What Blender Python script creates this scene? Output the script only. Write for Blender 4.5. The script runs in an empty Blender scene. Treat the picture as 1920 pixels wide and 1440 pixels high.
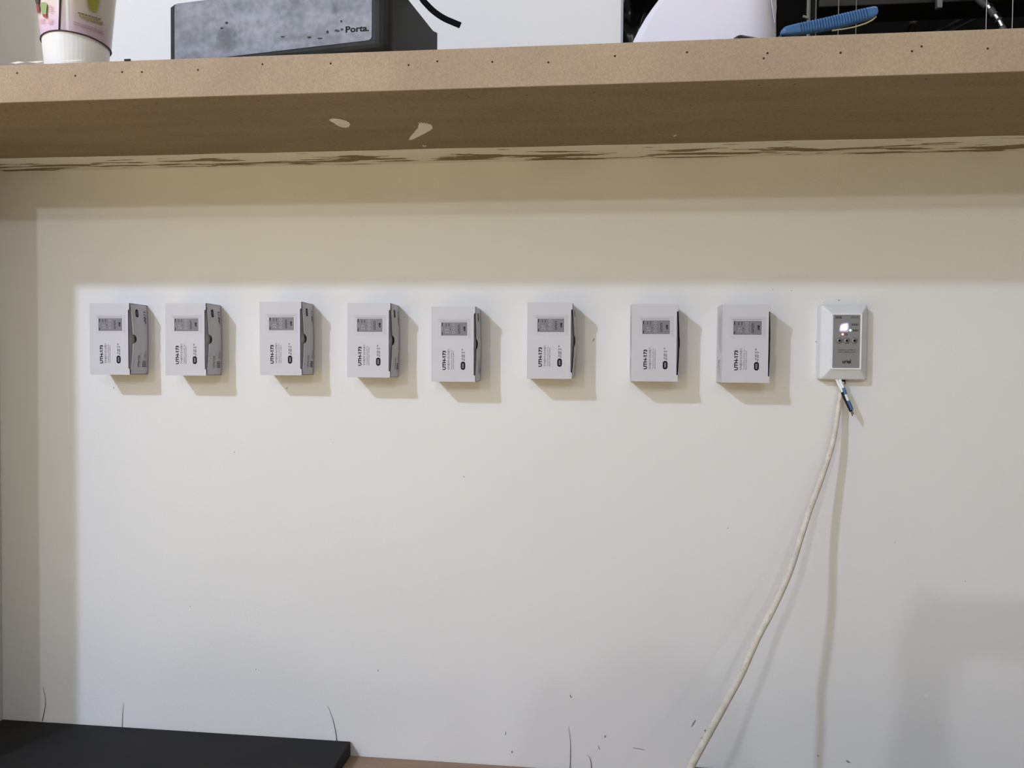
import bpy, bmesh, math, random
from mathutils import Vector, Matrix
random.seed(7)
scene = bpy.context.scene
COL = scene.collection

# ------------------------------------------------------------------ camera
FPX = 1387.0
CAM = Vector((0.0, -1.20, 1.45))
YAW, PITCH, ROLL = math.radians(6.0), math.radians(1.4), math.radians(0.5)
_f = Vector((-math.sin(YAW)*math.cos(PITCH), math.cos(YAW)*math.cos(PITCH), -math.sin(PITCH)))
_r = Vector((math.cos(YAW), math.sin(YAW), 0))
_u = _r.cross(_f)
RGT = _r*math.cos(ROLL) + _u*math.sin(ROLL)
UPV = _u*math.cos(ROLL) - _r*math.sin(ROLL)
FWD = _f
cd = bpy.data.cameras.new('camera')
cam = bpy.data.objects.new('camera', cd); COL.objects.link(cam)
cd.sensor_width = 36.0; cd.lens = 36.0*FPX/1920.0; cd.clip_start = 0.02; cd.clip_end = 60
m = Matrix.Identity(4)
for i in range(3):
    m[i][0] = RGT[i]; m[i][1] = UPV[i]; m[i][2] = -FWD[i]; m[i][3] = CAM[i]
cam.matrix_world = m
scene.camera = cam

# ------------------------------------------------------------------ world, lamps, exposure
w = bpy.data.worlds.new('world'); scene.world = w; w.use_nodes = True
w.node_tree.nodes['Background'].inputs[0].default_value = (0.6, 0.65, 0.75, 1)
w.node_tree.nodes['Background'].inputs[1].default_value = 0.02
scene.view_settings.view_transform = 'Standard'
scene.view_settings.look = 'None'
scene.view_settings.exposure = 0.14
scene.view_settings.gamma = 1.0
scene.view_settings.use_curve_mapping = False

def lamp(name, loc, power, rad, col):
    l = bpy.data.lights.new(name, 'POINT'); l.energy = power; l.shadow_soft_size = rad; l.color = col
    o = bpy.data.objects.new(name, l); COL.objects.link(o); o.location = loc
    return o
LA = (-2.15, -5.6, 2.85)
LB = (-1.95, -2.5, 3.15)
lamp('ceiling_lamp', LA, 135, 0.055, (0.84, 0.88, 1.0))
lamp('ceiling_lamp', LB, 180, 0.055, (0.62, 0.74, 1.0))
lamp('ceiling_lamp', (-0.07, -4.0, 2.76), 42, 0.035, (0.86, 0.93, 1.0))
lamp('ceiling_lamp', (1.02, -4.5, 2.99), 20, 0.035, (0.9, 0.93, 1.0))
def bounce_fill(loc, aim, power, name='bounce_fill'):  # unseen spots, added so the floor bounces warm fill onto the wall
    l = bpy.data.lights.new(name, 'SPOT'); l.energy = power; l.shadow_soft_size = 0.06; l.color = (1.0, 0.90, 0.42)
    l.spot_size = math.radians(80); l.spot_blend = 0.5
    o = bpy.data.objects.new(name, l); COL.objects.link(o); o.location = loc
    o.rotation_euler = (Vector(aim)-Vector(loc)).to_track_quat('-Z', 'Y').to_euler()
for x_, y_ in ((-2.7, -2.6), (-1.7, -3.4), (-2.7, -4.4)):
    bounce_fill((x_, y_, 3.3), (x_, y_, 0), 330)
# ------------------------------------------------------------------ helpers
def ray(px, py):
    return (FWD + RGT*((px-960)/FPX) + UPV*(-(py-720)/FPX))
def on_y(px, py, y=0.0):
    d = ray(px, py); t = (y-CAM.y)/d.y
    return CAM + d*t
def on_z(px, py, z):
    d = ray(px, py); t = (z-CAM.z)/d.z
    return CAM + d*t

def link(o, parent=None):
    COL.objects.link(o)
    if parent: o.parent = parent
    return o
def obj(name, verts, faces, mats, parent=None, idx=None, smooth=False, loc=None):
    me = bpy.data.meshes.new(name)
    me.from_pydata([tuple(v) for v in verts], [], faces)
    if not isinstance(mats, (list, tuple)): mats = [mats]
    for x in mats: me.materials.append(x)
    if idx:
        for p, i in zip(me.polygons, idx): p.material_index = i
    if smooth:
        for p in me.polygons: p.use_smooth = True
    me.update()
    o = bpy.data.objects.new(name, me)
    if loc is not None: o.location = loc
    return link(o, parent)
def tag(o, label=None, cat=None, group=None, kind=None):
    if label: o['label'] = label
    if cat: o['category'] = cat
    if group: o['group'] = group
    if kind: o['kind'] = kind
    return o
def thing(name, loc, label, cat, group=None, rot=(0, 0, 0)):
    o = bpy.data.objects.new(name, None); o.empty_display_size = 0.05
    link(o); o.location = loc; o.rotation_euler = rot
    return tag(o, label, cat, group)
class MB:
    def __init__(s): s.v = []; s.f = []; s.m = []
    def add(s, vs, fs, mi=0):
        b = len(s.v); s.v += [Vector(x) for x in vs]
        for f in fs: s.f.append(tuple(i+b for i in f)); s.m.append(mi)
    def box(s, x0, x1, y0, y1, z0, z1, mi=0):
        v = [(x, y, z) for x in (x0, x1) for y in (y0, y1) for z in (z0, z1)]
        s.add(v, [(0,1,3,2),(4,6,7,5),(0,4,5,1),(2,3,7,6),(0,2,6,4),(1,5,7,3)], mi)
    def poly(s, pts, mi=0):
        s.add(pts, [tuple(range(len(pts)))], mi)
    def tube(s, pts, r, n=10, mi=0, cap=True):
        pts = [Vector(p) for p in pts]
        rs = r if isinstance(r, (list, tuple)) else [r]*len(pts)
        rings = []; up = None
        for i, p in enumerate(pts):
            t = (pts[min(i+1, len(pts)-1)] - pts[max(i-1, 0)]).normalized()
            if up is None: up = t.orthogonal().normalized()
            up = (up - t*up.dot(t)).normalized(); sd = t.cross(up)
            rings.append([p + (up*math.cos(2*math.pi*k/n) + sd*math.sin(2*math.pi*k/n))*rs[i] for k in range(n)])
        vs = [q for rg in rings for q in rg]; fs = []
        for i in range(len(pts)-1):
            for k in range(n):
                a = i*n+k; b = i*n+(k+1) % n
                fs.append((a, b, b+n, a+n))
        if cap:
            fs.append(tuple(range(n-1, -1, -1))); fs.append(tuple((len(pts)-1)*n+k for k in range(n)))
        s.add(vs, fs, mi)
    def build(s, name, mats, parent=None, smooth=False, loc=None):
        return obj(name, s.v, s.f, mats, parent, s.m, smooth, loc)
def bevel(o, wd, seg=2):
    b = o.modifiers.new('bevel', 'BEVEL'); b.width = wd; b.segments = seg; b.limit_method = 'ANGLE'
    return o
def spline(pts, n=8):
    pts = [Vector(p) for p in pts]; out = []
    for i in range(len(pts)-1):
        p0 = pts[max(i-1, 0)]; p1 = pts[i]; p2 = pts[i+1]; p3 = pts[min(i+2, len(pts)-1)]
        for k in range(n):
            t = k/n
            out.append(0.5*((2*p1)+(p2-p0)*t+(2*p0-5*p1+4*p2-p3)*t*t+(3*p1-p0-3*p2+p3)*t**3))
    out.append(pts[-1]); return out

# ------------------------------------------------------------------ materials
def mat(name, col, rough=0.6, noise=0.0, nscale=20, stretch=(1, 1, 1), fine=0.0, fscale=500, bump=0.0, bscale=200, metal=0.0, spec=0.5, emit=None, estr=0.0, col2=None):
    m = bpy.data.materials.new(name); m.use_nodes = True
    nt = m.node_tree; bs = nt.nodes['Principled BSDF']
    bs.inputs['Base Color'].default_value = (*col, 1); bs.inputs['Roughness'].default_value = rough
    bs.inputs['Metallic'].default_value = metal; bs.inputs['Specular IOR Level'].default_value = spec
    tc = nt.nodes.new('ShaderNodeTexCoord'); mp = nt.nodes.new('ShaderNodeMapping')
    mp.inputs['Scale'].default_value = stretch
    nt.links.new(tc.outputs['Object'], mp.inputs[0])
    n1 = nt.nodes.new('ShaderNodeTexNoise'); n1.inputs['Scale'].default_value = nscale; n1.inputs['Detail'].default_value = 5
    nt.links.new(mp.outputs[0], n1.inputs['Vector'])
    n2 = nt.nodes.new('ShaderNodeTexNoise'); n2.inputs['Scale'].default_value = fscale; n2.inputs['Detail'].default_value = 2
    nt.links.new(tc.outputs['Object'], n2.inputs['Vector'])
    c2 = col2 or tuple(c*(1-noise) for c in col)
    mx = nt.nodes.new('ShaderNodeMix'); mx.data_type = 'RGBA'
    mx.inputs['A'].default_value = (*col, 1); mx.inputs['B'].default_value = (*c2, 1)
    rp = nt.nodes.new('ShaderNodeMapRange'); rp.inputs[1].default_value = 0.35; rp.inputs[2].default_value = 0.68
    nt.links.new(n1.outputs['Fac'], rp.inputs[0]); nt.links.new(rp.outputs[0], mx.inputs['Factor'])
    mx2 = nt.nodes.new('ShaderNodeMix'); mx2.data_type = 'RGBA'; mx2.blend_type = 'MULTIPLY'
    mx2.inputs['Factor'].default_value = 1.0
    r2 = nt.nodes.new('ShaderNodeMapRange'); r2.inputs[1].default_value = 0.3; r2.inputs[2].default_value = 0.7
    r2.inputs[3].default_value = 1-fine; r2.inputs[4].default_value = 1+fine*0.5
    nt.links.new(n2.outputs['Fac'], r2.inputs[0])
    cb = nt.nodes.new('ShaderNodeCombineColor')
    for i in range(3): nt.links.new(r2.outputs[0], cb.inputs[i])
    nt.links.new(mx.outputs['Result'], mx2.inputs['A']); nt.links.new(cb.outputs[0], mx2.inputs['B'])
    nt.links.new(mx2.outputs['Result'], bs.inputs['Base Color'])
    if bump > 0:
        n3 = nt.nodes.new('ShaderNodeTexNoise'); n3.inputs['Scale'].default_value = bscale; n3.inputs['Detail'].default_value = 3
        nt.links.new(tc.outputs['Object'], n3.inputs['Vector'])
        bp = nt.nodes.new('ShaderNodeBump'); bp.inputs['Strength'].default_value = bump; bp.inputs['Distance'].default_value = 0.001
        nt.links.new(n3.outputs['Fac'], bp.inputs['Height']); nt.links.new(bp.outputs[0], bs.inputs['Normal'])
    if emit:
        bs.inputs['Emission Color'].default_value = (*emit, 1); bs.inputs['Emission Strength'].default_value = estr
    m['mix'] = 1
    return m
WALLC = (0.80, 0.785, 0.755)
M_wall = mat('white_wall_paint', WALLC, 0.55, noise=0.025, nscale=3, bump=0.35, bscale=260, fine=0.02, fscale=700, spec=0.3)
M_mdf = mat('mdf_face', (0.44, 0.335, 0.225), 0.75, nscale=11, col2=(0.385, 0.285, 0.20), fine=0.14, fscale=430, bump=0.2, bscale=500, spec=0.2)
M_mdfd = mat('mdf_shaded', (0.27, 0.205, 0.125), 0.75, nscale=10, stretch=(0.5, 2.5, 1), col2=(0.235, 0.175, 0.105), fine=0.14, fscale=250, bump=0.2, bscale=500, spec=0.2)  # same MDF, darkened in colour for the shade under the shelf
M_paint = mat('dried_wall_paint', (0.78, 0.74, 0.66), 0.5, noise=0.08, nscale=120, stretch=(0.2, 1, 1))
M_hole = mat('nail_hole_dark', (0.02, 0.015, 0.01), 0.9)
M_floor = mat('pale_wood_floor', (0.62, 0.50, 0.33), 0.7, noise=0.2, nscale=2)
M_ceil = mat('ceiling_white', (0.36, 0.355, 0.35), 0.9, noise=0.1, nscale=2)
M_room = mat('room_wall_white', (0.46, 0.42, 0.34), 0.8, noise=0.05, nscale=2)
M_void = mat('black_painted_void', (0.012, 0.011, 0.012), 0.8, noise=0.5, nscale=3)
M_card = mat('white_carton', (0.61, 0.595, 0.63), 0.45, noise=0.02, nscale=30, spec=0.35)
M_cardin = mat('shaded_carton_inside', (0.42, 0.40, 0.39), 0.8, noise=0.1, nscale=60)  # white card of the tuck flap, its shadow put into the colour
M_ink = mat('black_ink', (0.009, 0.009, 0.013), 0.6, spec=0.12)
M_inkg = mat('grey_ink', (0.19, 0.18, 0.20), 0.5)
M_inkl = mat('light_grey_ink', (0.44, 0.43, 0.46), 0.5)
M_pf1 = mat('print_frame_shade', (0.37, 0.355, 0.38), 0.5)
M_pf2 = mat('print_frame_light', (0.58, 0.565, 0.60), 0.5)
M_pf3 = mat('print_frame_mid', (0.535, 0.52, 0.555), 0.5)
M_pan = mat('print_panel_grey', (0.20, 0.19, 0.205), 0.5)
M_white = mat('white_ink', (0.68, 0.67, 0.70), 0.5)
M_house = mat('white_abs_plastic', (0.74, 0.76, 0.79), 0.38, noise=0.02, nscale=40, spec=0.5)
M_face = mat('grey_face_film', (0.25, 0.24, 0.235), 0.5, noise=0.05, nscale=40)
M_btn = mat('grey_button_dome', (0.27, 0.265, 0.255), 0.35)
M_ring = mat('dark_button_ring', (0.10, 0.10, 0.10), 0.35)
M_led = mat('display_glow', (1, 1, 1), 0.4, emit=(0.85, 0.82, 1.0), estr=3.0)
M_led2 = mat('display_halo', (0.5, 0.48, 0.6), 0.4, emit=(0.45, 0.42, 0.9), estr=0.22)
M_green = mat('green_led', (0.3, 1, 0.5), 0.4, emit=(0.35, 1.0, 0.55), estr=2.0)
M_red = mat('red_led', (1, 0.4, 0.4), 0.4, emit=(1.0, 0.3, 0.3), estr=1.6)
M_cable = mat('cream_pvc_sheath', (0.72, 0.66, 0.56), 0.5, noise=0.2, nscale=60, fine=0.1, fscale=300)
M_cmark = mat('sheath_print', (0.2, 0.18, 0.16), 0.6)
M_wwhite = mat('white_wire_sleeve', (0.82, 0.83, 0.82), 0.4)
M_wblack = mat('black_wire', (0.007, 0.007, 0.009), 0.45, spec=0.2)
M_wblue = mat('blue_wire', (0.05, 0.14, 0.32), 0.4)
M_copper = mat('tinned_strands', (0.18, 0.14, 0.11), 0.35, metal=0.8)
M_counter = mat('wood_worktop', (0.36, 0.235, 0.155), 0.6, nscale=14, stretch=(0.4, 4, 1), col2=(0.27, 0.17, 0.11), fine=0.1, fscale=300)
M_black = mat('black_board', (0.016, 0.016, 0.016), 0.65, nscale=9, col2=(0.023, 0.021, 0.020), fine=0.1, fscale=300, spec=0.18)
M_hair = mat('dark_bristle', (0.03, 0.028, 0.03), 0.5)
M_speck = mat('dark_scuff', (0.27, 0.26, 0.26), 0.8)
M_bead = mat('grey_corner_bead', (0.36, 0.36, 0.37), 0.5)

# ------------------------------------------------------------------ the setting
XL = on_y(1.5, 850).x                     # niche corner at the left
XP = on_y(1164, 40).x                    # right end of the upper wall
ZU = on_y(940, 303).z                    # shelf underside meets the wall
SY = -on_z(940, 163, ZU).y               # depth of the shelf
ZT = on_y(940, 88, -SY).z                # shelf top
ZC = on_y(817, 1426).z                   # worktop
print('XL', XL, 'XP', XP, 'ZU', ZU, 'SY', SY, 'ZT', ZT, 'ZC', ZC)
def struct(name, b, m, **k):
    o = MB(); o.box(*b); return tag(o.build(name, m), kind='structure', **k)
HZ = 3.4
wall = struct('wall_back', (-4, 3.5, 0, 0.10, 0, ZT-0.001), M_wall)
struct('wall_upper', (-4, XP, 0, 0.10, ZT, HZ), M_wall)
struct('trim_1', (XP+0.0002, XP+0.0036, -0.0015, 0.098, ZT, HZ), M_bead)
struct('wall_pier', (XL-0.12, XL, -SY-0.02, -0.0005, 0, HZ), M_wall)
struct('floor', (-4, 3.5, -7, 3.3, -0.1, 0), M_floor)
struct('ceiling', (-4, 3.5, -7, 0.0, HZ, HZ+0.1), M_ceil)
struct('wall_left', (-4.1, -4, -7, 0, 0, HZ), mat('pale_panelled_wall', (0.60, 0.55, 0.42), 0.8, noise=0.05, nscale=2))
struct('wall_right', (3.5, 3.6, -7, 3.3, 0, HZ+1.2), mat('room_wall_dark', (0.22, 0.21, 0.20), 0.8, noise=0.1, nscale=2))
struct('wall_front', (-4, 3.5, -7.1, -7, 0, HZ), M_room)
# the dark service space beyond the opening
struct('wall_service_back', (-1.6, 3.5, 3.2, 3.3, 0, 4.6), M_void)
struct('wall_service_left', (-1.7, -1.6, 0.1, 3.3, 0, 4.6), M_void)
struct('wall_service_right', (3.40, 3.49, 0.1, 3.2, 0, 4.6), M_void)
struct('ceiling_service', (-1.7, 3.5, 0.101, 3.3, 4.6, 4.7), M_void)
struct('wall_service_header', (-4, 3.5, 0.001, 0.1, HZ+0.1, 4.6), M_void)

# small marks on the wall paint, too small to pick apart
mk = MB()
def fleck(px, py, w_, h_, ang=0, mi=0, y=-0.0004):
    c = on_y(px, py, y); a = math.radians(ang); k = 1/1170
    pts = []
    for i in range(8):
        t = 2*math.pi*i/8; rr = 1+0.25*random.uniform(-1, 1)
        x = math.cos(t)*w_/2*k*rr; z = math.sin(t)*h_/2*k*rr
        pts.append(c+Vector((x*math.cos(a)-z*math.sin(a), 0, -x*math.sin(a)-z*math.cos(a))))
    mk.poly(pts[::1], mi)
for a in [(870, 894, 4, 2), (357, 1137, 3, 2), (440, 848, 2, 2), (213, 727, 2, 4, 20), (1300, 1357, 3, 20, 28), (1322, 1370, 4, 4),
          (1590, 1428, 9, 4, 25), (709, 1257, 2, 4), (1534, 1417, 3, 3), (1113, 637, 2, 7, 35), (538, 728, 3, 3, 30), (1449, 543, 1.6, 1.6),
          (1484, 545, 2.5, 1.4), (1530, 641, 2, 3), (1573, 563, 3, 2), (1678, 1017, 2, 2), (1810, 1090, 2, 2), (948, 1376, 2, 9, 5), (960, 1410, 4, 5, 30),
          (1123, 1402, 2, 9, -25), (1197, 1404, 26, 1.5, 8), (1135, 1381, 4, 4), (1070, 1306, 3, 8, -30), (1316, 1384, 3, 4), (1365, 990, 2, 2), (480, 1255, 2, 2)]:
    fleck(*a)
for a in [(1737, 1304, 8, 4, -20), (1541, 565, 5, 4), (1609, 565, 5, 4), (1546, 562, 4, 3), (620, 832, 5, 3), (1430, 1085, 4, 3)]:
    fleck(*a, mi=1)
tag(mk.build('paint_flecks', [M_speck, mat('white_paint_chip', (0.86, 0.85, 0.84), 0.5)], wall), kind='stuff')
# open joint between shelf and wall
ck = MB()
for x0, x1, y0, y1, t in [(0, 40, 315, 316, 3), (22, 32, 316, 317, 4), (60, 110, 314, 312, 2), (92, 97, 316, 316, 3), (104, 110, 316, 316, 3), (150, 185, 311, 310, 2), (250, 262, 312, 312, 3), (285, 340, 311.5, 310.5, 2), (365, 385, 310, 310, 2), (425, 432, 310, 310, 2),
                       (1640, 1735, 281, 278.5, 2.5), (1752, 1842, 278, 276, 2.5), (1850, 1925, 276, 274.5, 3), (1335, 1375, 290, 289, 2)]:
    a = on_y(x0, y0, -0.0006); b = on_y(x1, y1, -0.0006); z = t/1170/2
    mid = (a+b)/2
    ck.poly([a, mid+Vector((0, 0, -z)), b, mid+Vector((0, 0, z))])
tag(ck.build('joint_cracks', M_hole, wall), kind='stuff')

# ------------------------------------------------------------------ shelf
SX0, SX1 = XL, 2.4
sh = thing('wall_shelf', ((SX0+SX1)/2, 0, ZU), 'long raw MDF wall shelf above the row of small cartons', 'shelf')
sh.location = (0, 0, 0)
# painted-over strip on the underside: a material with a shape of its own
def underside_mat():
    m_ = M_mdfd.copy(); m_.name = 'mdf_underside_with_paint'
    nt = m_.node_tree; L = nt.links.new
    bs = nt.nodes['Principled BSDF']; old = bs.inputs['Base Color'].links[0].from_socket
    tc = nt.nodes.new('ShaderNodeTexCoord'); sp = nt.nodes.new('ShaderNodeSeparateXYZ'); L(tc.outputs['Object'], sp.inputs[0])
    def M(op, a, b=None, c=None):
        n = nt.nodes.new('ShaderNodeMath'); n.operation = op
        for i, v in enumerate((a, b, c)):
            if v is None: continue
            if isinstance(v, (int, float)): n.inputs[i].default_value = v
            else: L(v, n.inputs[i])
        return n.outputs[0]
    def noise(scale, st, det=5):
        mp = nt.nodes.new('ShaderNodeMapping'); mp.inputs['Scale'].default_value = st; L(tc.outputs['Object'], mp.inputs[0])
        n = nt.nodes.new('ShaderNodeTexNoise'); n.inputs['Scale'].default_value = scale; n.inputs['Detail'].default_value = det
        L(mp.outputs[0], n.inputs['Vector']); return n.outputs['Fac']
    y = sp.outputs['Y']; x = sp.outputs['X']
    edge = M('ADD', M('MULTIPLY', M('SUBTRACT', noise(6, (1, 0.2, 1), 8), 0.5), 0.016), -0.078)
    strip = M('GREATER_THAN', y, edge)
    # bare brush gaps, stretched along the shelf, mostly in the half next to the wall
    g = noise(9, (1.0, 9, 1), 8)
    bias = M('MULTIPLY', M('ABSOLUTE', M('ADD', y, 0.026)), 4.5)
    lim = M('ADD', bias, 0.472)
    gap = M('GREATER_THAN', g, lim)
    fac = M('MULTIPLY', strip, M('SUBTRACT', 1.0, gap))
    wisp = M('MULTIPLY', M('GREATER_THAN', noise(9, (1, 22, 1), 8), 0.72), M('GREATER_THAN', y, -0.072))
    fac = M('MAXIMUM', fac, wisp)
    mx = nt.nodes.new('ShaderNodeMix'); mx.data_type = 'RGBA'
    L(fac, mx.inputs['Factor']); L(old, mx.inputs['A']); mx.inputs['B'].default_value = (0.74, 0.70, 0.61, 1)
    L(mx.outputs['Result'], bs.inputs['Base Color'])
    return m_
FT = 0.003
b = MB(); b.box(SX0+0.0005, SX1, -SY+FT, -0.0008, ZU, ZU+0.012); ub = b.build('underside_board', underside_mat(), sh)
b = MB(); b.box(SX0+0.0005, SX1, -SY+FT, -0.0008, ZT-0.012, ZT); b.build('top_board', M_mdf, sh)
b = MB(); b.box(SX0+0.0005, SX1, -SY, -SY+FT-0.0005, ZU-0.0004, ZT); fas = bevel(b.build('fascia_board', M_mdf, sh), 0.0008)
b = MB(); b.box(SX1-0.012, SX1-0.0002, -SY+FT, -0.001, ZU+0.0125, ZT-0.0125); b.build('end_board', M_mdf, sh)
nh = MB()
def disc(mb, c, nrm, r, n=10, mi=0):
    nrm = Vector(nrm); a = nrm.orthogonal().normalized(); bb = nrm.cross(a)
    mb.poly([c + a*math.cos(2*math.pi*i/n)*r + bb*math.sin(2*math.pi*i/n)*r for i in range(n)], mi)
for px, py in [(32, 137), (141, 142), (229, 135), (266, 135), (371, 131), (492, 120.5), (620, 119), (766, 122), (820, 115), (923, 116), (1028, 117), (1153, 105), (1288, 98),
               (1439, 99.5), (1432, 109.5), (1576, 99), (1710, 96), (1852, 91), (1728, 87)]:
    disc(nh, on_y(px, py, -SY-0.0002), (0, -1, 0), 0.0013)
for px, py in [(25, 200), (168, 194), (294, 194), (402, 194), (484, 190), (803, 172), (878, 182), (740, 207), (762, 239), (988, 179), (1114, 173), (1212, 168), (1294, 197), (1423, 160), (1490, 158), (1737, 148), (1861, 204), (1115, 189)]:
    disc(nh, on_z(px, py, ZU-0.0002), (0, 0, -1), 0.0012)
tag(nh.build('nail_holes', M_hole, sh), kind='stuff')
# chipped top edge and a small staple
cp = MB()
for pts in [[(20, 118), (34, 115), (47, 116.5), (30, 119.5)], [(52, 116), (70, 114.5), (86, 114.5), (70, 118), (60, 117)], [(108, 114.5), (125, 112.5), (160, 112), (130, 115)]]:
    cp.poly([on_y(x, y, -SY-0.0003) for x, y in pts])
cp.build('torn_paper_edge', mat('torn_paper', (0.80, 0.76, 0.66), 0.8), sh)
b = MB(); c = on_y(239, 112.5, -SY-0.0003); b.box(c.x-0.0042, c.x+0.0042, c.y-0.0006, c.y+0.0003, c.z-0.0011, c.z+0.0011); b.build('staple', M_hole, sh)
# dabs of wall paint on the underside
def dab(name, outline):
    o = MB(); o.poly([on_z(x, y, ZU-0.0004) for x, y in outline]); o.build(name, mat('paint_dab', (0.76, 0.71, 0.61), 0.45, noise=0.15, nscale=300, stretch=(0.3, 1, 1)), sh)
dab('paint_dab', [(617, 224), (624, 222), (636, 223), (648, 226), (655, 230), (656.5, 234), (654, 238), (648, 239.5), (640, 238.5), (632, 235), (625, 230), (621, 228), (618, 225.5)])
dab('paint_dab', [(767, 263), (768, 258), (773, 252), (778, 247), (776, 247.5), (782, 242), (785, 238), (783, 239), (786, 232), (783, 229), (790, 231.5), (788, 228), (795, 232), (794, 229), (800, 233), (799, 230), (806, 234), (805, 231), (810, 236), (811, 241), (806, 245), (795, 251), (783, 257), (774, 261.5)])
dab('paint_dab', [(792, 272), (797, 273.5), (800, 272), (798, 275), (793, 274.5)])
dab('paint_dab', [(1262, 255), (1269, 252), (1268, 254), (1264, 256)])

# ------------------------------------------------------------------ worktop and black boards
b = MB(); b.box(XL+0.0005, 1.25, -0.62, -0.0008, ZC-0.04, ZC); wt = tag(bevel(b.build('worktop', M_counter), 0.002), 'brown wooden worktop against the white wall under the cartons', 'worktop')
b = MB(); b.box(XL+0.05, 1.15, -0.56, -0.01, 0.0, ZC-0.0405)
cab = thing('base_cabinet', (0, 0, 0), 'plain white base cabinet carrying the brown worktop', 'cabinet')
b.build('carcass', M_room, cab)
for i in range(4):
    x0 = XL+0.06+i*0.535; d_ = MB(); d_.box(x0, x0+0.525, -0.578, -0.5605, 0.08, ZC-0.05); dd = bevel(d_.build('door', M_room, cab), 0.002)
    h_ = MB(); h_.box(x0+0.22, x0+0.32, -0.592, -0.5785, ZC-0.11, ZC-0.10); h_.build('handle', M_bead, dd)
zb = on_y(330, 1368).z; xb = on_y(658, 1391).x
b = MB(); b.box(XL+0.001, xb, -0.50, -0.002, ZC+0.0003, zb); tag(bevel(b.build('black_board', M_black), 0.0015), 'thick matt black board lying on the worktop in the niche corner', 'board')
zb2 = on_y(1340, 1438).z; xb2 = on_y(1300, 1440).x
b = MB(); b.box(xb2, xb2+0.5, -0.40, -0.004, ZC+0.0003, zb2); tag(bevel(b.build('black_board', M_black), 0.001), 'thin black board edge beside the hanging cream cable', 'board')

# hairs / bristles stuck to the wall
hairs = [([(79, 1352), (84, 1328), (85, 1312), (82, 1296), (81, 1288)], 1.2, 'dark curved bristle standing behind the black board at the niche corner'),
         ([(229, 1364), (229.5, 1340), (231, 1324), (231.5, 1318)], 1.0, 'short straight bristle behind the middle of the black board'),
         ([(631, 1390), (629, 1372), (624, 1350), (617, 1330), (613, 1324)], 1.3, 'long bent bristle beside the free end of the black board'),
         ([(1068.5, 1446), (1069.5, 1415), (1069, 1385), (1065.5, 1362)], 1.3, 'tall dark bristle rising from the worktop on the white wall'),
         ([(1109, 1446), (1108, 1430), (1105, 1420), (1100, 1416)], 1.3, 'short hooked bristle rising from the worktop')]
for pts, wpx, lab in hairs:
    b = MB(); P = spline([on_y(x, y, -0.0012) for x, y in pts], 5)
    n = len(P); b.tube(P, [max(0.00012, wpx/1170/2*(1-0.75*i/(n-1))) for i in range(n)], 6)
    tag(b.build('bristle', M_hair), lab, 'bristle', 'bristles stuck to the wall')

# ------------------------------------------------------------------ text
_tc = {}
def text_mesh(body, bold=0.0):
    k = (body, bold)
    if k in _tc: return _tc[k]
    cu = bpy.data.curves.new('t', 'FONT'); cu.body = body; cu.size = 1.0; cu.offset = bold; cu.resolution_u = 3
    o = bpy.data.objects.new('t', cu); COL.objects.link(o)
    bpy.context.view_layer.update()
    dg = bpy.context.evaluated_depsgraph_get()
    me = bpy.data.meshes.new_from_object(o.evaluated_get(dg))
    vs = [Vector(v.co) for v in me.vertices]; fs = [tuple(p.vertices) for p in me.polygons]
    bpy.data.objects.remove(o); bpy.data.curves.remove(cu); bpy.data.meshes.remove(me)
    if vs:
        x0 = min(v.x for v in vs); x1 = max(v.x for v in vs); y0 = min(v.y for v in vs); y1 = max(v.y for v in vs)
        vs = [((v.x-x0)/(x1-x0), (v.y-y0)/(y1-y0)) for v in vs]
        # the built-in numeral one is a bare bar: give it its flag
        par = list(range(len(vs)))
        def find(i):
            while par[i] != i: i = par[i]
            return i
        for f in fs:
            for q in f[1:]: par[find(q)] = find(f[0])
        comp = {}
        for i in range(len(vs)): comp.setdefault(find(i), []).append(i)
        cs = sorted(comp.values(), key=lambda c_: min(vs[i][0] for i in c_))
        if body in ('UTH-173', '21') and len(cs) == len(body):
            c_ = cs[body.index('1')]; xa = min(vs[i][0] for i in c_); xb_ = max(vs[i][0] for i in c_); th_ = xb_-xa
            fl = max(0.05 if len(body) > 3 else 0.16, th_*0.9); n0 = len(vs)
            vs += [(xa+th_*0.3, 1.0), (xb_, 1.0), (xb_, 0.86), (xa-fl, 0.70), (xa-fl, 0.86)]
            fs.append((n0, n0+4, n0+3, n0+2, n0+1))
    _tc[k] = (vs, fs); return _tc[k]
def put_text(mb, body, fn, mi=0, bold=0.0):
    """fn(s,t) -> point; s along the reading direction 0..1, t up 0..1"""
    vs, fs = text_mesh(body, bold)
    mb.add([fn(*v) for v in vs], fs, mi)
def greek(mb, fn, spans, rows, mi=0):
    """illegible small print: short strokes where the photograph shows dark blocks"""
    for (a, b_) in spans:
        for (t0, t1) in rows:
            mb.add([fn(a, t0), fn(b_, t0), fn(b_, t1), fn(a, t1)], [(0, 1, 2, 3)], mi)
def words(n, seed, gap=0.25):
    r_ = random.Random(seed); out = []; x = 0.0
    tot = 0; segs = []
    for i in range(n):
        L_ = r_.uniform(0.5, 1.4); segs.append(L_)
    S = sum(segs) + gap*(n-1)
    for L_ in segs:
        out.append((x/S, (x+L_)/S)); x += L_+gap
    return out

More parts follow.
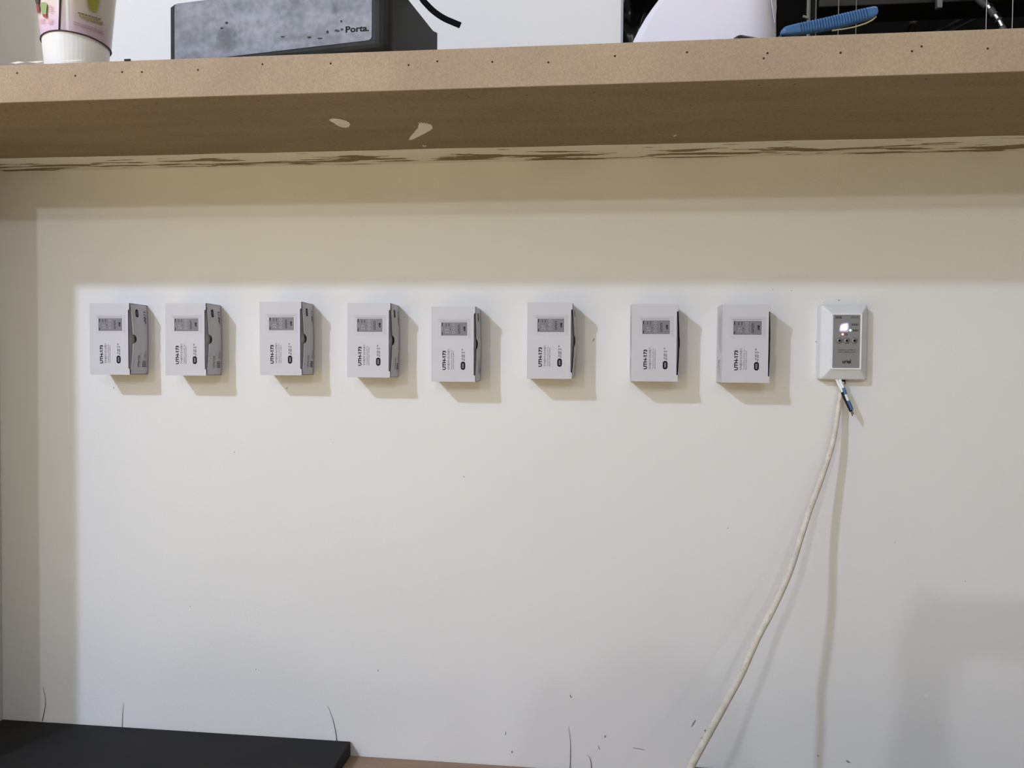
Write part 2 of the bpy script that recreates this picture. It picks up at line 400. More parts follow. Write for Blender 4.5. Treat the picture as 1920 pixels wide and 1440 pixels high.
# ------------------------------------------------------------------ cartons
BW, BH, BD = 0.0700, 0.1185, 0.050
T = 0.0007
BM = [M_card, M_cardin, M_ink, M_inkg, M_inkl, M_pf1, M_pf2, M_pf3, M_pan, M_white]
def carton(xc, zc, tilt, yaw, bulge, gapw, label, side=False, wall_gap=0.0006):
    t = thing('thermostat_carton', (xc, -wall_gap, zc), label, 'box', 'thermostat cartons in a row on the wall', (0, tilt, yaw))
    x0, x1, z0, z1 = -BW/2, BW/2, -BH/2, BH/2
    # body: five thin card panels, the front one with tuck slits at its open end
    b = MB()
    b.box(x0, x1, -T, 0, z0, z1, 0)
    b.box(x0, x0+T, -BD, -T, z0, z1, 0)
    b.box(x0+T, x1, -BD+T, -T, z0, z0+T, 0)
    b.box(x0+T, x1, -BD+T, -T, z1-T, z1, 0)
    e = x1-0.0022; za, zb_ = z0+BH*0.085, z1-BH*0.095
    b.box(x0+T, e, -BD, -BD+T, z0, z1, 0)
    b.box(e, x1, -BD, -BD+T, z0, za, 0)
    b.box(e, x1, -BD, -BD+T, zb_, z1, 0)
    b.build('body', BM, t)
    # tuck flap folded in behind the front, then the end flap with its thumb notch
    def end(zf, yf):            # zf -1..1 along the height, yf 0 (wall) .. 1 (front)
        k = 1-zf*zf
        x = x1 + 0.0012*math.sin(math.pi*min(1, yf*1.0)) + bulge*k*math.sin(math.pi*(0.12+0.80*yf)) + 0.0003
        return Vector((x, -0.0004-(BD-0.0010)*yf, zf*(BH/2-0.0012)))
    b = MB(); n = 90; mm = 10
    vs = []; fs = []
    for i in range(n+1):
        zf = -1+2*i/n; z = zf*BH/2
        g = 0.0016 + 0.55*gapw*(1-abs(zf)**2.2)
        rn = 0.0082
        if abs(z) < rn: g = max(g, gapw*0.5 + math.sqrt(rn*rn-z*z)*1.25)
        yfmax = 1-g/BD
        # rounded outer corners of the flap
        yfmin = 0.06*max(0, (abs(zf)-0.9)/0.1)
        for j in range(mm+1):
            vs.append(end(zf, yfmin+(yfmax-yfmin)*j/mm))
    for i in range(n):
        for j in range(mm):
            a = i*(mm+1)+j; fs.append((a, a+1, a+mm+2, a+mm+1))
    b.add(vs, fs, 0)
    fl = b.build('end_flap', BM, t, smooth=True)
    so = fl.modifiers.new('thick', 'SOLIDIFY'); so.thickness = 0.0006; so.offset = 1
    b = MB(); vs = []; fs = []
    for i in range(13):
        zf = -0.86+1.72*i/12; k = 1-(zf/0.9)**2
        for j in range(5):
            s = j/4
            vs.append(Vector((x1-0.0016+bulge*0.55*k*math.sin(math.pi*s*0.9), -BD+0.0012+0.018*s, zf*BH/2)))
    for i in range(12):
        for j in range(4):
            a = i*5+j; fs.append((a, a+5, a+6, a+1))
    b.add(vs, fs, 1); b.build('tuck_flap', BM, t, smooth=True)
    # printing on the front; u from the left edge, v from the top edge, text reads upward
    b = MB(); yy = -BD-0.00012
    def F(u, v, lift=0.0): return Vector((x0+u*BW, yy-lift, z1-v*BH))
    def Q(u0, v0, u1, v1, mi, lift=0.0): b.add([F(u0, v1, lift), F(u1, v1, lift), F(u1, v0, lift), F(u0, v0, lift)], [(0, 1, 2, 3)], mi)
    def fn(u0, u1, v0, v1, lift=0.00004): return lambda s, tt: F(u1-(u1-u0)*tt, v1-(v1-v0)*s, lift)
    U0, V0, U1, V1 = 0.135, 0.162, 0.905, 0.432      # printed thermostat, lying on its side
    p0, q0, p1, q1 = 0.225, 0.207, 0.822, 0.388
    for quad, mi in [([(U0, V0), (U1, V0), (p1, q0), (p0, q0)], 7), ([(U1, V0), (U1, V1), (p1, q1), (p1, q0)], 7),
                     ([(U0, V1), (U1, V1), (p1, q1), (p0, q1)], 6), ([(U0, V0), (U0, V1), (p0, q1), (p0, q0)], 6)]:
        b.add([F(*q) for q in quad], [(0, 1, 2, 3)], mi)
    Q(U0+0.06, q0-0.016, p1, q0-0.002, 5, 0.00002)
    Q(p0, q0-0.004, p1+0.012, q1+0.002, 9, 0.00004)
    Q(p0, q0+0.003, p1, q1, 8, 0.00008)
    def PF(u0, u1, v0, v1): return fn(p0+(p1-p0)*u0, p0+(p1-p0)*u1, q0+(q1-q0)*v0, q0+(q1-q0)*v1, 0.00012)
    put_text(b, '21', PF(0.16, 0.29, 0.54, 0.84), 4, -0.012)
    put_text(b, 'uriel', PF(0.83, 0.93, 0.34, 0.66), 2, 0.05)
    greek(b, PF(0.655, 0.675, 0.2, 0.85), words(3, 1), [(0, 1)], 2)
    greek(b, PF(0.70, 0.72, 0.2, 0.85), words(3, 2), [(0, 1)], 2)
    greek(b, PF(0.03, 0.06, 0.05, 0.95), [(0.0, 0.22), (0.72, 1.0)], [(0, 1)], 2)
    greek(b, PF(0.18, 0.20, 0.1, 0.32), [(0, 1)], [(0, 1)], 2); greek(b, PF(0.29, 0.31, 0.1, 0.32), [(0, 1)], [(0, 1)], 2)
    greek(b, PF(0.345, 0.365, 0.50, 0.58), [(0, 1)], [(0, 1)], 2)
    for vv in (0.19, 0.48, 0.77):
        c = F(p0+(p1-p0)*0.475, q0+(q1-q0)*vv, 0.00012); r0, r1 = 0.0016, 0.0021; k = 14
        ring = [c+Vector((math.cos(2*math.pi*i/k)*r_, 0, math.sin(2*math.pi*i/k)*r_)) for r_ in (r0, r1) for i in range(k)]
        b.add(ring, [(i, (i+1) % k, k+(i+1) % k, k+i) for i in range(k)], 4)
    put_text(b, 'UTH-173', fn(0.256, 0.337, 0.587, 0.843), 2, 0.045)
    put_text(b, '우리엘전자 온도조절기', fn(0.372, 0.424, 0.564, 0.838), 3, 0.022)
    put_text(b, 'Temperature controller for', fn(0.447, 0.482, 0.572, 0.838), 3, 0.02)
    put_text(b, 'electric heating systems', fn(0.490, 0.525, 0.590, 0.838), 3, 0.02)
    greek(b, fn(0.694, 0.722, 0.562, 0.710), [(0, 0.18), (0.24, 0.5), (0.6, 0.74), (0.84, 1)], [(0, 0.42), (0.55, 1)], 3)
    greek(b, fn(0.736, 0.764, 0.562, 0.724), [(0, 0.2), (0.26, 0.52), (0.62, 0.76)], [(0, 0.42), (0.55, 1)], 3)
    # pill with tiny light characters
    pts = []; uc = 0.7255; ru = 0.052*BW; va, vb = 0.732, 0.842
    for i in range(25):
        a = math.pi*i/24; pts.append(F(uc, va)+Vector((-math.cos(a)*ru, 0, -ru+math.sin(a)*ru)))
    for i in range(25):
        a = math.pi*i/24; pts.append(F(uc, vb)+Vector((math.cos(a)*ru, 0, ru-math.sin(a)*ru)))
    b.add([p+Vector((0, -0.00003, 0)) for p in pts], [tuple(range(50))], 2)
    greek(b, fn(0.708, 0.742, 0.757, 0.817, 0.00009), [(0.0, 0.12), (0.16, 0.26), (0.36, 0.5), (0.54, 0.62), (0.72, 0.84), (0.9, 1)], [(0, 0.38), (0.55, 1)], 4)
    b.build('front_print', BM, t)
    # printing on the end flap
    b = MB()
    def E(v, d): # v from top 0..1, d from front 0..1
        p = end(1-2*v, 1-d); q = end(1-2*v, 1-d+0.01); tn = (q-p).normalized()
        nrm = Vector((-tn.y, tn.x, 0)); nrm = nrm if nrm.x > 0 else -nrm
        return p+nrm*0.00025
    def en(v0, v1, d0, d1): return lambda s, tt: E(v1-(v1-v0)*s, d1-(d1-d0)*tt)
    # pill
    pts = []; dc = 0.33; rd = 0.07; va, vb = 0.07, 0.185; rv = rd*BD/BH
    for i in range(13):
        a = math.pi*i/12; pts.append(E(va+rv-rv*math.sin(a), dc-rd*math.cos(a)))
    for i in range(13):
        a = math.pi*i/12; pts.append(E(vb-rv+rv*math.sin(a), dc+rd*math.cos(a)))
    b.add(pts, [tuple(range(26))], 2)
    def E2(v, d): return E(v, d)+Vector((0.0001, 0, 0))
    greek(b, lambda s, tt: E2(0.16-0.06*s, 0.36-0.06*tt), [(0, 0.25), (0.35, 0.6), (0.7, 1)], [(0, 0.4), (0.6, 1)], 3)
    greek(b, en(0.09, 0.24, 0.71, 0.76), [(0, 0.2), (0.3, 0.5), (0.65, 0.76), (0.9, 1)], [(0, 1)], 2)
    greek(b, en(0.09, 0.27, 0.79, 0.84), [(0, 0.25), (0.3, 0.52), (0.65, 0.72), (0.9, 1)], [(0, 1)], 2)
    put_text(b, 'UTH-173', en(0.735, 0.90, 0.345, 0.43), 2, 0.022)
    greek(b, en(0.70, 0.90, 0.475, 0.487), words(4, 4), [(0, 1)], 3)
    for i in range(4):
        d0 = 0.60+0.07*i
        greek(b, en(0.81, 0.90, d0, d0+0.04), [(0, 0.2), (0.28, 0.48), (0.56, 0.76), (0.84, 1)], [(0, 1)], 2)
        greek(b, en(0.77-0.05*(i % 3)-0.12*(i == 3), 0.77, d0, d0+0.025), words(3+i, i), [(0, 1)], 3)
    tag(b.build('end_print', BM, fl), kind='stuff')
    # printing on the closed end
    b = MB()
    def S(v, d): return Vector((x0-0.00015, -BD+d*BD, z1-v*BH))
    def sn(v0, v1, d0, d1): return lambda s, tt: S(v1-(v1-v0)*s, d1-(d1-d0)*tt)
    for d0, v0, v1, n_ in [(0.22, 0.10, 0.62, 9), (0.34, 0.14, 0.58, 7), (0.52, 0.12, 0.56, 8), (0.66, 0.10, 0.5, 7), (0.30, 0.70, 0.93, 4), (0.72, 0.70, 0.93, 4)]:
        greek(b, sn(v0, v1, d0, d0+0.05), words(n_, int(d0*100)), [(0, 1)], 4)
    greek(b, sn(0.71, 0.80, 0.48, 0.60), [(0, 0.4), (0.5, 1.0)], [(0, 0.4), (0.6, 1)], 3)
    greek(b, sn(0.81, 0.90, 0.46, 0.62), [(0, 0.3), (0.4, 0.6), (0.7, 1)], [(0, 0.2), (0.4, 0.6), (0.8, 1)], 4)
    b.build('side_print', BM, t)
    return t
YF = -BD
spec = [  # front left, front right, top, bottom (pixels), bulge, gap
    (168, 243.5, 567.5, 703.5, 0.0035, 0.0075, 'white thermostat carton at the row\'s end by the niche corner'),
    (310, 386.5, 568, 704.5, 0.0030, 0.0075, 'second white thermostat carton from the niche corner'),
    (487, 565.5, 565.5, 704, 0.0030, 0.0070, 'third white thermostat carton from the niche corner'),
    (652, 731, 567.5, 708.5, 0.0028, 0.0080, 'fourth white thermostat carton from the niche corner'),
    (808.5, 891, 575, 715.5, 0.0022, 0.0060, 'fifth white thermostat carton from the niche corner, set a little lower'),
    (988, 1073, 567, 710.5, 0.0045, 0.0120, 'white thermostat carton with the flap bulging open, sixth from the niche corner'),
    (1184, 1271.5, 569.5, 716, 0.0045, 0.0110, 'white thermostat carton second from the mounted thermostat'),
    (1353.5, 1444, 570.5, 718, 0.0035, 0.0090, 'slightly crumpled white thermostat carton next to the mounted thermostat')]
tl = [0.010, 0.010, 0.012, 0.0, 0.008, 0.002, 0.006, -0.002]
for (a, b_, c, d, bu, ga, lab), tt in zip(spec, tl):
    p = on_y((a+b_)/2, (c+d)/2, YF)
    carton(p.x, p.z, -tt*0.6, 0.0, bu, ga, lab)

# ------------------------------------------------------------------ mounted thermostat
tc_ = on_y(1581.3, 641.6, -0.0155)
th = thing('wall_thermostat', (tc_.x, -0.0006, tc_.z), 'white wall thermostat with grey panel and glowing display above the dangling wires', 'thermostat')
def rrect(w_, h_, r_, y, n=6):
    out = []
    for cx, cz, a0 in [(w_/2-r_, h_/2-r_, 0), (-w_/2+r_, h_/2-r_, 90), (-w_/2+r_, -h_/2+r_, 180), (w_/2-r_, -h_/2+r_, 270)]:
        for i in range(n+1):
            a = math.radians(a0+90*i/n); out.append(Vector((cx+math.cos(a)*r_, y, cz+math.sin(a)*r_)))
    return out
def loft(mb, rings, mi=0, cap0=True, cap1=True):
    n = len(rings[0]); vs = [p for r_ in rings for p in r_]; fs = []
    for i in range(len(rings)-1):
        for k in range(n):
            fs.append((i*n+k, i*n+(k+1) % n, (i+1)*n+(k+1) % n, (i+1)*n+k))
    if cap0: fs.append(tuple(range(n)))
    if cap1: fs.append(tuple((len(rings)-1)*n+k for k in range(n-1, -1, -1)))
    mb.add(vs, fs, mi)
TW = on_y(1625, 641, -0.0155).x-on_y(1537.5, 641, -0.0155).x; TH_ = on_y(1581, 571.5, -0.0155).z-on_y(1581, 711.8, -0.0155).z
iw = on_y(1615.6, 640, -0.0275).x-on_y(1558.2, 640, -0.0275).x; ih = on_y(1587, 587.6, -0.0275).z-on_y(1587, 692.8, -0.0275).z
ic = on_y(1586.9, 640.2, -0.0275)-tc_; ic.y = 0
print('thermostat', TW, TH_, iw, ih, ic)
def sh_(r_): return [p+ic for p in r_]
b = MB()
loft(b, [rrect(TW+0.001, TH_+0.001, 0.004, 0), rrect(TW, TH_, 0.004, -0.0145), rrect(TW-0.003, TH_-0.003, 0.0035, -0.0165), sh_(rrect(iw+0.001, ih+0.001, 0.0015, -0.0255)), sh_(rrect(iw+0.0004, ih+0.0004, 0.0015, -0.0258))])
b.build('housing', M_house, th)
b = MB()
o1, o2 = sh_(rrect(iw, ih, 0.0018, -0.0259)), sh_(rrect(iw-0.0005, ih-0.0005, 0.0018, -0.0275))
pw, ph = iw-0.0048, ih-0.0042
i2, i1 = sh_(rrect(pw, ph, 0.0010, -0.0275)), sh_(rrect(pw, ph, 0.0010, -0.0259))
loft(b, [o1, o2, i2, i1], 0, False, False)
b.build('bezel', mat('bright_white_bezel', (0.86, 0.86, 0.87), 0.35), th)
b = MB(); b.box(-pw/2+ic.x, pw/2+ic.x, -0.0268, -0.0260, -ph/2+ic.z, ph/2+ic.z); fp = b.build('face_panel', M_face, th)
# pixel position on the face -> local
def tf(px, py, y=-0.0270):
    p = on_y(px, py, y-0.0006); return Vector((p.x-tc_.x, y, p.z-tc_.z))
b = MB()
def tfn(x0, x1, y0, y1, y=-0.02692): return lambda s, t: tf(x0+(x1-x0)*s, y1-(y1-y0)*t, y)
put_text(b, 'uriel', tfn(1579.5, 1595.5, 674, 681.5), 0, 0.03)
put_text(b, 'UTH-173', tfn(1595.5, 1610.5, 593.2, 597), 0, 0.01)
greek(b, tfn(1566, 1578, 593.2, 597), [(0, 0.1), (0.16, 0.4), (0.46, 0.66), (0.72, 1)], [(0, 0.4), (0.6, 1)])
put_text(b, 'Temperature controller for', tfn(1571, 1604, 654.5, 658), 0, 0.006)
put_text(b, 'electric heating systems', tfn(1571, 1604, 658.6, 662), 0, 0.006)
for y0, x0 in ((607, 1597), (618, 1599)):
    greek(b, tfn(x0, 1609.5, y0, y0+3.6), [(0, 0.2), (0.3, 0.5), (0.58, 0.78), (0.88, 1)], [(0, 0.35), (0.55, 1)])
greek(b, tfn(1584, 1589, 625, 628.6), [(0, 0.4), (0.55, 1)], [(0, 0.4), (0.6, 1)])
tag(b.build('face_print', M_ink, fp), kind='stuff')
b = MB(); k = [tf(*p, -0.02693) for p in [(1573, 620.5), (1574.5, 610), (1578, 606.5), (1588, 604.5), (1591, 606), (1592, 613), (1590.5, 621.5), (1588, 622.5), (1576, 622.5)]]
b.poly(k); b.build('display_bloom', M_led2, fp)  # glare around the display, put in as a faintly emissive sheet
b = MB(); k = [tf(*p, -0.02705) for p in [(1575.5, 617.5), (1577, 611), (1580, 608.5), (1587.5, 607), (1589, 608.5), (1588.8, 615), (1587, 619), (1583, 619.7), (1577, 619.2)]]
b.poly(k); tag(b.build('display', M_led, fp), 'glowing white display')
for px, py, m_, nm in ((1594.3, 619.3, M_green, 'status_light'), (1580, 626.8, M_red, 'status_light')):
    b = MB(); c = tf(px, py, -0.0269)
    loft(b, [[c+Vector((math.cos(2*math.pi*i/12)*r_, -dy, math.sin(2*math.pi*i/12)*r_)) for i in range(12)] for r_, dy in ((0.0017, 0), (0.0015, 0.0003), (0.0008, 0.0006))]); b.build(nm, m_, fp)
for i, px in enumerate((1573.5, 1587.3, 1601.6)):
    c = tf(px, 638.7, -0.0268)
    b = MB(); N = 24
    loft(b, [[c+Vector((math.cos(2*math.pi*k/N)*r_, -dy, math.sin(2*math.pi*k/N)*r_)) for k in range(N)] for r_, dy in ((0.0047, 0.0), (0.0047, 0.0006), (0.0041, 0.0006), (0.0041, 0.0001))], 0, False, False)
    rg = b.build('button', M_ring, fp, smooth=False)
    b = MB()
    loft(b, [[c+Vector((math.cos(2*math.pi*k/N)*r_, -dy, math.sin(2*math.pi*k/N)*r_)) for k in range(N)] for r_, dy in ((0.0041, 0.0), (0.0040, 0.0007), (0.0032, 0.0012), (0.0018, 0.0015))])
    dm = b.build('button_dome', M_btn, rg, smooth=True)
    b = MB(); cc = c+Vector((0, -0.00165, 0)); s = 0.0012
    if i == 0: b.poly([cc+Vector((-s, 0, s*0.6)), cc+Vector((0, 0, -s*0.9)), cc+Vector((s, 0, s*0.6))])
    elif i == 1: b.poly([cc+Vector((-s, 0, -s*0.6)), cc+Vector((s, 0, -s*0.6)), cc+Vector((0, 0, s*0.9))])
    else:
        k_ = 16; rr = [cc+Vector((math.cos(math.radians(120+300*i_/k_))*r_, 0, math.sin(math.radians(120+300*i_/k_))*r_)) for r_ in (0.0011, 0.0015) for i_ in range(k_+1)]
        b.add(rr, [(i_, i_+1, k_+2+i_, k_+1+i_) for i_ in range(k_)])
        b.box(cc.x-0.0002, cc.x+0.0002, cc.y, cc.y+0.00005, cc.z+0.0003, cc.z+0.0017)
    b.build('button_symbol', M_ink, rg)
# grommet and the two loose wires
b = MB(); g0 = on_y(1581, 711, -0.006); g1 = on_y(1581.5, 720, -0.006)
b.tube([g0+Vector((0, 0, 0.004)), g1], [0.0035, 0.0028], 12); gr = b.build('cable_grommet', M_wblack, th)
def rel(o, root):  # keep world-space mesh coordinates under a thing
    o.matrix_parent_inverse = Matrix.Translation(root.location).inverted()
rel(gr, th)
def wire(path, mats_lens, r_):
    P = spline([on_y(x, y, yy_) for x, y, yy_ in path], 10); n = len(P)
    b = MB(); s0 = 0
    for mi, fr, rs in mats_lens:
        s1 = int(round(fr*(n-1)))
        b.tube(P[s0:s1+1], r_*rs, 10, mi); s0 = s1
    o = b.build('lead_wire', [M_wwhite, M_wblack, M_wblue, M_copper], th, smooth=True); rel(o, th); return o
wire([(1566.5, 706, -0.012), (1571.5, 718, -0.014), (1577, 729, -0.017), (1582, 742, -0.019), (1588.5, 756, -0.022), (1594.5, 769, -0.024), (1598.5, 780, -0.025)],
     [(0, 0.42, 1.0), (1, 0.86, 1.12), (3, 1.0, 0.4)], 0.0021)
wire([(1573, 706, -0.012), (1577, 718, -0.0155), (1582, 729, -0.020), (1586.5, 742, -0.022), (1592, 755, -0.024), (1596.5, 766, -0.025), (1600, 777, -0.026)],
     [(0, 0.32, 1.0), (2, 0.47, 1.05), (0, 0.61, 0.98), (2, 0.86, 1.1), (3, 1.0, 0.4)], 0.0021)

# ------------------------------------------------------------------ cable
cpts = [(1579, 716, -0.012), (1575.5, 740, -0.014), (1572, 765, -0.017), (1561, 830, -0.028), (1541, 893, -0.042), (1520, 950, -0.058), (1502, 1005, -0.075), (1480, 1073, -0.098),
        (1450, 1140, -0.122), (1421, 1195, -0.142), (1391, 1262, -0.170), (1361, 1318, -0.196), (1331, 1372, -0.225), (1302, 1425, -0.255), (1288, 1452, -0.270)]
P = [on_y(*p) for p in cpts]
e = P[-1]; d = (P[-1]-P[-2]).normalized()
rc = 0.0046
P += [Vector((e.x-0.045, e.y-0.035, e.z-0.055)), Vector((e.x-0.080, e.y-0.070, ZC+0.020)), Vector((e.x-0.115, e.y-0.13, ZC+rc+0.0006)), Vector((e.x-0.13, e.y-0.19, ZC+rc+0.0006)), Vector((e.x-0.14, e.y-0.24, ZC+rc+0.0006))]
b = MB(); Q_ = spline(P, 8); n = len(Q_)
b.tube(Q_, [rc*(0.80+0.2*min(1, i/40)) for i in range(n)], 14)
cb_ = tag(b.build('power_cable', M_cable, smooth=True), 'cream cable hanging from the thermostat down to the worktop', 'cable')
b = MB()
for i in (5, 6, 13, 27, 40, 52, 66, 78, 90, 99):
    if i+1 < n:
        dv = (CAM-Q_[i]).normalized(); t_ = (Q_[i+1]-Q_[i]).normalized(); sd = t_.cross(dv).normalized()
        c = Q_[i]+dv*rc*0.97+sd*rc*random.uniform(-0.35, 0.35)
        b.tube([c-t_*0.0022, c+t_*0.0022], 0.0004, 6)
tag(b.build('sheath_marks', M_cmark, cb_), kind='stuff')

# ------------------------------------------------------------------ things on the shelf
def ray_plane(px, py, p, n):
    d = ray(px, py); t = (p-CAM).dot(n)/d.dot(n); return CAM+d*t
# paper cup with printed sleeve
yc = -SY+0.046
cxl, cxr = on_y(92.5, 108, yc), on_y(195, 108, yc)
txl, txr = on_y(83, 2, yc), on_y(203, 2, yc)
cx = (cxl.x+cxr.x)/2; r108 = (cxr.x-cxl.x)/2*0.985; r2 = (txr.x-txl.x)/2*0.985
kz = (r2-r108)/(txl.z-cxl.z); rb = r108-kz*(cxl.z-ZT)
cup = thing('paper_cup', (cx, yc, ZT), 'tall white paper cup with a lilac printed sleeve on the shelf', 'cup')
CH = 0.165
def cr(z): return rb+kz*z
b = MB(); N = 48
prof = [(rb-0.004, 0.004), (rb-0.003, 0.0003), (rb, 0.0003), (cr(CH), CH), (cr(CH)+0.002, CH+0.001), (cr(CH)+0.0015, CH+0.003), (cr(CH)-0.001, CH+0.002), (rb-0.002, 0.006)]
loft(b, [[Vector((r_*math.cos(2*math.pi*k/N), r_*math.sin(2*math.pi*k/N), z)) for k in range(N)] for r_, z in prof])
M_cup = mat('white_cup_paper', (0.82, 0.81, 0.79), 0.5)
b.build('cup_body', M_cup, cup, smooth=False)
hw = 0.5*(195-92.5)+3
BETA = math.atan2(CAM.x-cx, yc-CAM.y)
def cup_pt(px, py, lift=0.0014):
    sx = max(-0.999, min(0.999, (px-143.8)/(hw+6*(108-py)/108*0.9)))
    ph_ = math.asin(sx)+BETA
    for _ in range(3):
        r_ = cr(max(0, on_y(px, py, yc-0.03*math.cos(ph_)).z-ZT))+lift
        z = on_y(px, py, yc-r_*math.cos(ph_)).z-ZT
    return Vector((r_*math.sin(ph_), -r_*math.cos(ph_), z)), ph_, z
edge_px = [(86.5, 72), (89, 66), (94, 61), (101, 57.5), (110, 55.8), (118, 55.5), (130, 57.5), (145, 61.5), (158, 66), (170, 72), (181, 79), (190, 86), (196, 93)]
lowe = [(cup_pt(x, y)[1], cup_pt(x, y)[2]) for x, y in edge_px]
def low_z(ph_):
    if ph_ <= lowe[0][0] or ph_ >= lowe[-1][0]:
        a0, z0 = lowe[-1]; a1, z1 = lowe[0][0]+2*math.pi, lowe[0][1]
        p_ = ph_ if ph_ >= a0 else ph_+2*math.pi
        t = (p_-a0)/(a1-a0); return z0+(z1-z0)*(t*t*(3-2*t))
    for (a0, z0), (a1, z1) in zip(lowe, lowe[1:]):
        if a0 <= ph_ <= a1: return z0+(z1-z0)*(ph_-a0)/(a1-a0+1e-9)
seam = cup_pt(118, 30)[1]
def sleeve_mat(name, c0, c1, zl, zh):
    m_ = bpy.data.materials.new(name); m_.use_nodes = True; nt = m_.node_tree; bs = nt.nodes['Principled BSDF']; bs.inputs['Roughness'].default_value = 0.22
    tc = nt.nodes.new('ShaderNodeTexCoord'); sp = nt.nodes.new('ShaderNodeSeparateXYZ'); nt.links.new(tc.outputs['Object'], sp.inputs[0])
    mr = nt.nodes.new('ShaderNodeMapRange'); mr.inputs[1].default_value = zl; mr.inputs[2].default_value = zh; nt.links.new(sp.outputs['Z'], mr.inputs[0])
    mx = nt.nodes.new('ShaderNodeMix'); mx.data_type = 'RGBA'; mx.inputs['A'].default_value = (*c0, 1); mx.inputs['B'].default_value = (*c1, 1)
    nt.links.new(mr.outputs[0], mx.inputs['Factor']); nt.links.new(mx.outputs['Result'], bs.inputs['Base Color']); return m_
M_sl1 = sleeve_mat('lilac_sleeve_print', (0.52, 0.36, 0.50), (0.50, 0.44, 0.36), 0.035, 0.075)
M_sl2 = sleeve_mat('pink_sleeve_print', (0.66, 0.44, 0.72), (0.80, 0.66, 0.62), 0.03, 0.075)
M_sedge = mat('dark_sleeve_edge', (0.045, 0.02, 0.035), 0.5)
b = MB(); NS = 96; vs = []; fs = []; mi = []
ztop = 0.145
angs = [seam+2*math.pi*i/NS for i in range(NS+1)]
for i, a in enumerate(angs):
    aa = (a+math.pi) % (2*math.pi)-math.pi
    zl = low_z(aa); lift = 0.0014-0.0006*(i/NS)
    for z in (zl, zl+(ztop-zl)*0.33, zl+(ztop-zl)*0.66, ztop):
        r_ = cr(z)+lift; vs.append(Vector((r_*math.sin(aa), -r_*math.cos(aa), z)))
for i in range(NS):
    aa = (angs[i]+math.pi) % (2*math.pi)-math.pi
    for j in range(3):
        q = i*4+j; b_ = (q, q+4, q+5, q+1); fs.append(b_); mi.append(1 if (aa < seam-0.001 and aa > seam-1.6) else 0)
sl = obj('sleeve', vs, fs, [M_sl1, M_sl2], cup, mi, smooth=True)
b = MB(); b.tube([vs[i*4]*1.0+Vector((0, 0, -0.0002)) for i in range(NS+1)], 0.0009, 6)
b.build('sleeve_edge', M_sedge, sl)
b = MB(); P_ = [cup_pt(118-1.2*0+ (55-y)*0.045, y, 0.0015)[0] for y in (55, 40, 25, 10, -5)]; b.tube(P_, 0.0010, 6); b.build('sleeve_seam', M_sedge, sl)
def cup_decal(name, polys, m_):
    b = MB()
    for pl in polys: b.poly([cup_pt(x, y, 0.0024)[0] for x, y in pl])
    return b.build(name, m_, sl)
cup_decal('printed_drink', [[(92, 8), (95, 3), (100, 4), (102, 8), (101, 18), (100.5, 26), (94.5, 26), (93, 16)]], mat('green_print', (0.30, 0.40, 0.16), 0.4))
cup_decal('printed_drink', [[(94.5, 26), (100.5, 26), (101, 31), (99, 32.5), (96, 31)]], mat('berry_print', (0.34, 0.07, 0.07), 0.4))
cup_decal('printed_drink', [[(86, 8), (90, 6), (91, 14), (90, 23), (87.5, 24), (86.5, 14)]], mat('cherry_print', (0.26, 0.05, 0.06), 0.4))
cup_decal('printed_drink', [[(84, -6), (91, -6), (90, 7), (86, 7)]], mat('cocoa_print', (0.06, 0.03, 0.025), 0.4))
cup_decal('printed_drink', [[(81.8, 14), (85, 12), (86, 22), (84, 28), (82.4, 24)]], mat('rose_print', (0.55, 0.20, 0.22), 0.4))
cup_decal('printed_glass', [[(159, -10), (178, -6), (175, 12), (173, 23), (168, 21), (163, 17), (161, 8)]], mat('olive_print', (0.26, 0.24, 0.03), 0.4))
brn = mat('brown_print', (0.16, 0.11, 0.04), 0.5); gld = mat('olive_text_print', (0.30, 0.25, 0.10), 0.5); plm = mat('plum_text_print', (0.30, 0.18, 0.28), 0.5)
def slant(x0, y0, x1, y1, t): return [(x0, y0), (x1, y1), (x1, y1+t), (x0, y0+t)]
tag(cup_decal('sleeve_lettering', [slant(146+i*5, 22.5+i*1.9, 150+i*5, 24+i*1.9, 2.2) for i in range(7)], brn), kind='stuff')
tag(cup_decal('sleeve_lettering', [slant(148+i*4.5, 27+i*1.9, 151.6+i*4.5, 28.5+i*1.9, 5) for i in range(8)], gld), kind='stuff')
tag(cup_decal('sleeve_lettering', [slant(140+i*5, 40+j*3.8+i*2.0+i*i*0.03, 144+i*5, 41.6+j*3.8+i*2.0+i*i*0.03, 1.3) for i in range(9) for j in range(2)], plm), kind='stuff')
tag(cup_decal('sleeve_lettering', [slant(104, 9+i*4, 108+(i % 3), 9+i*4, 1.4) for i in range(4)]+[slant(102, 36+i*3, 108, 36+i*3, 1.2) for i in range(3)]+[slant(90, 35+i*3, 97, 34.5+i*3, 1.2) for i in range(3)], mat('orange_print', (0.62, 0.30, 0.28), 0.5)), kind='stuff')

# grey tool case
RC = 0.016
pr = on_z(726, 74.5, ZT+RC*0.95); pl0 = on_z(462, 103.2, ZT+RC*0.95)
pr.z = ZT+0.0005; pl0.z = ZT+0.0005
dl = (pr-pl0); dl.z = 0; dl.normalize()             # along the front, towards the right
bk = Vector((-dl.y, dl.x, 0))                        # backwards
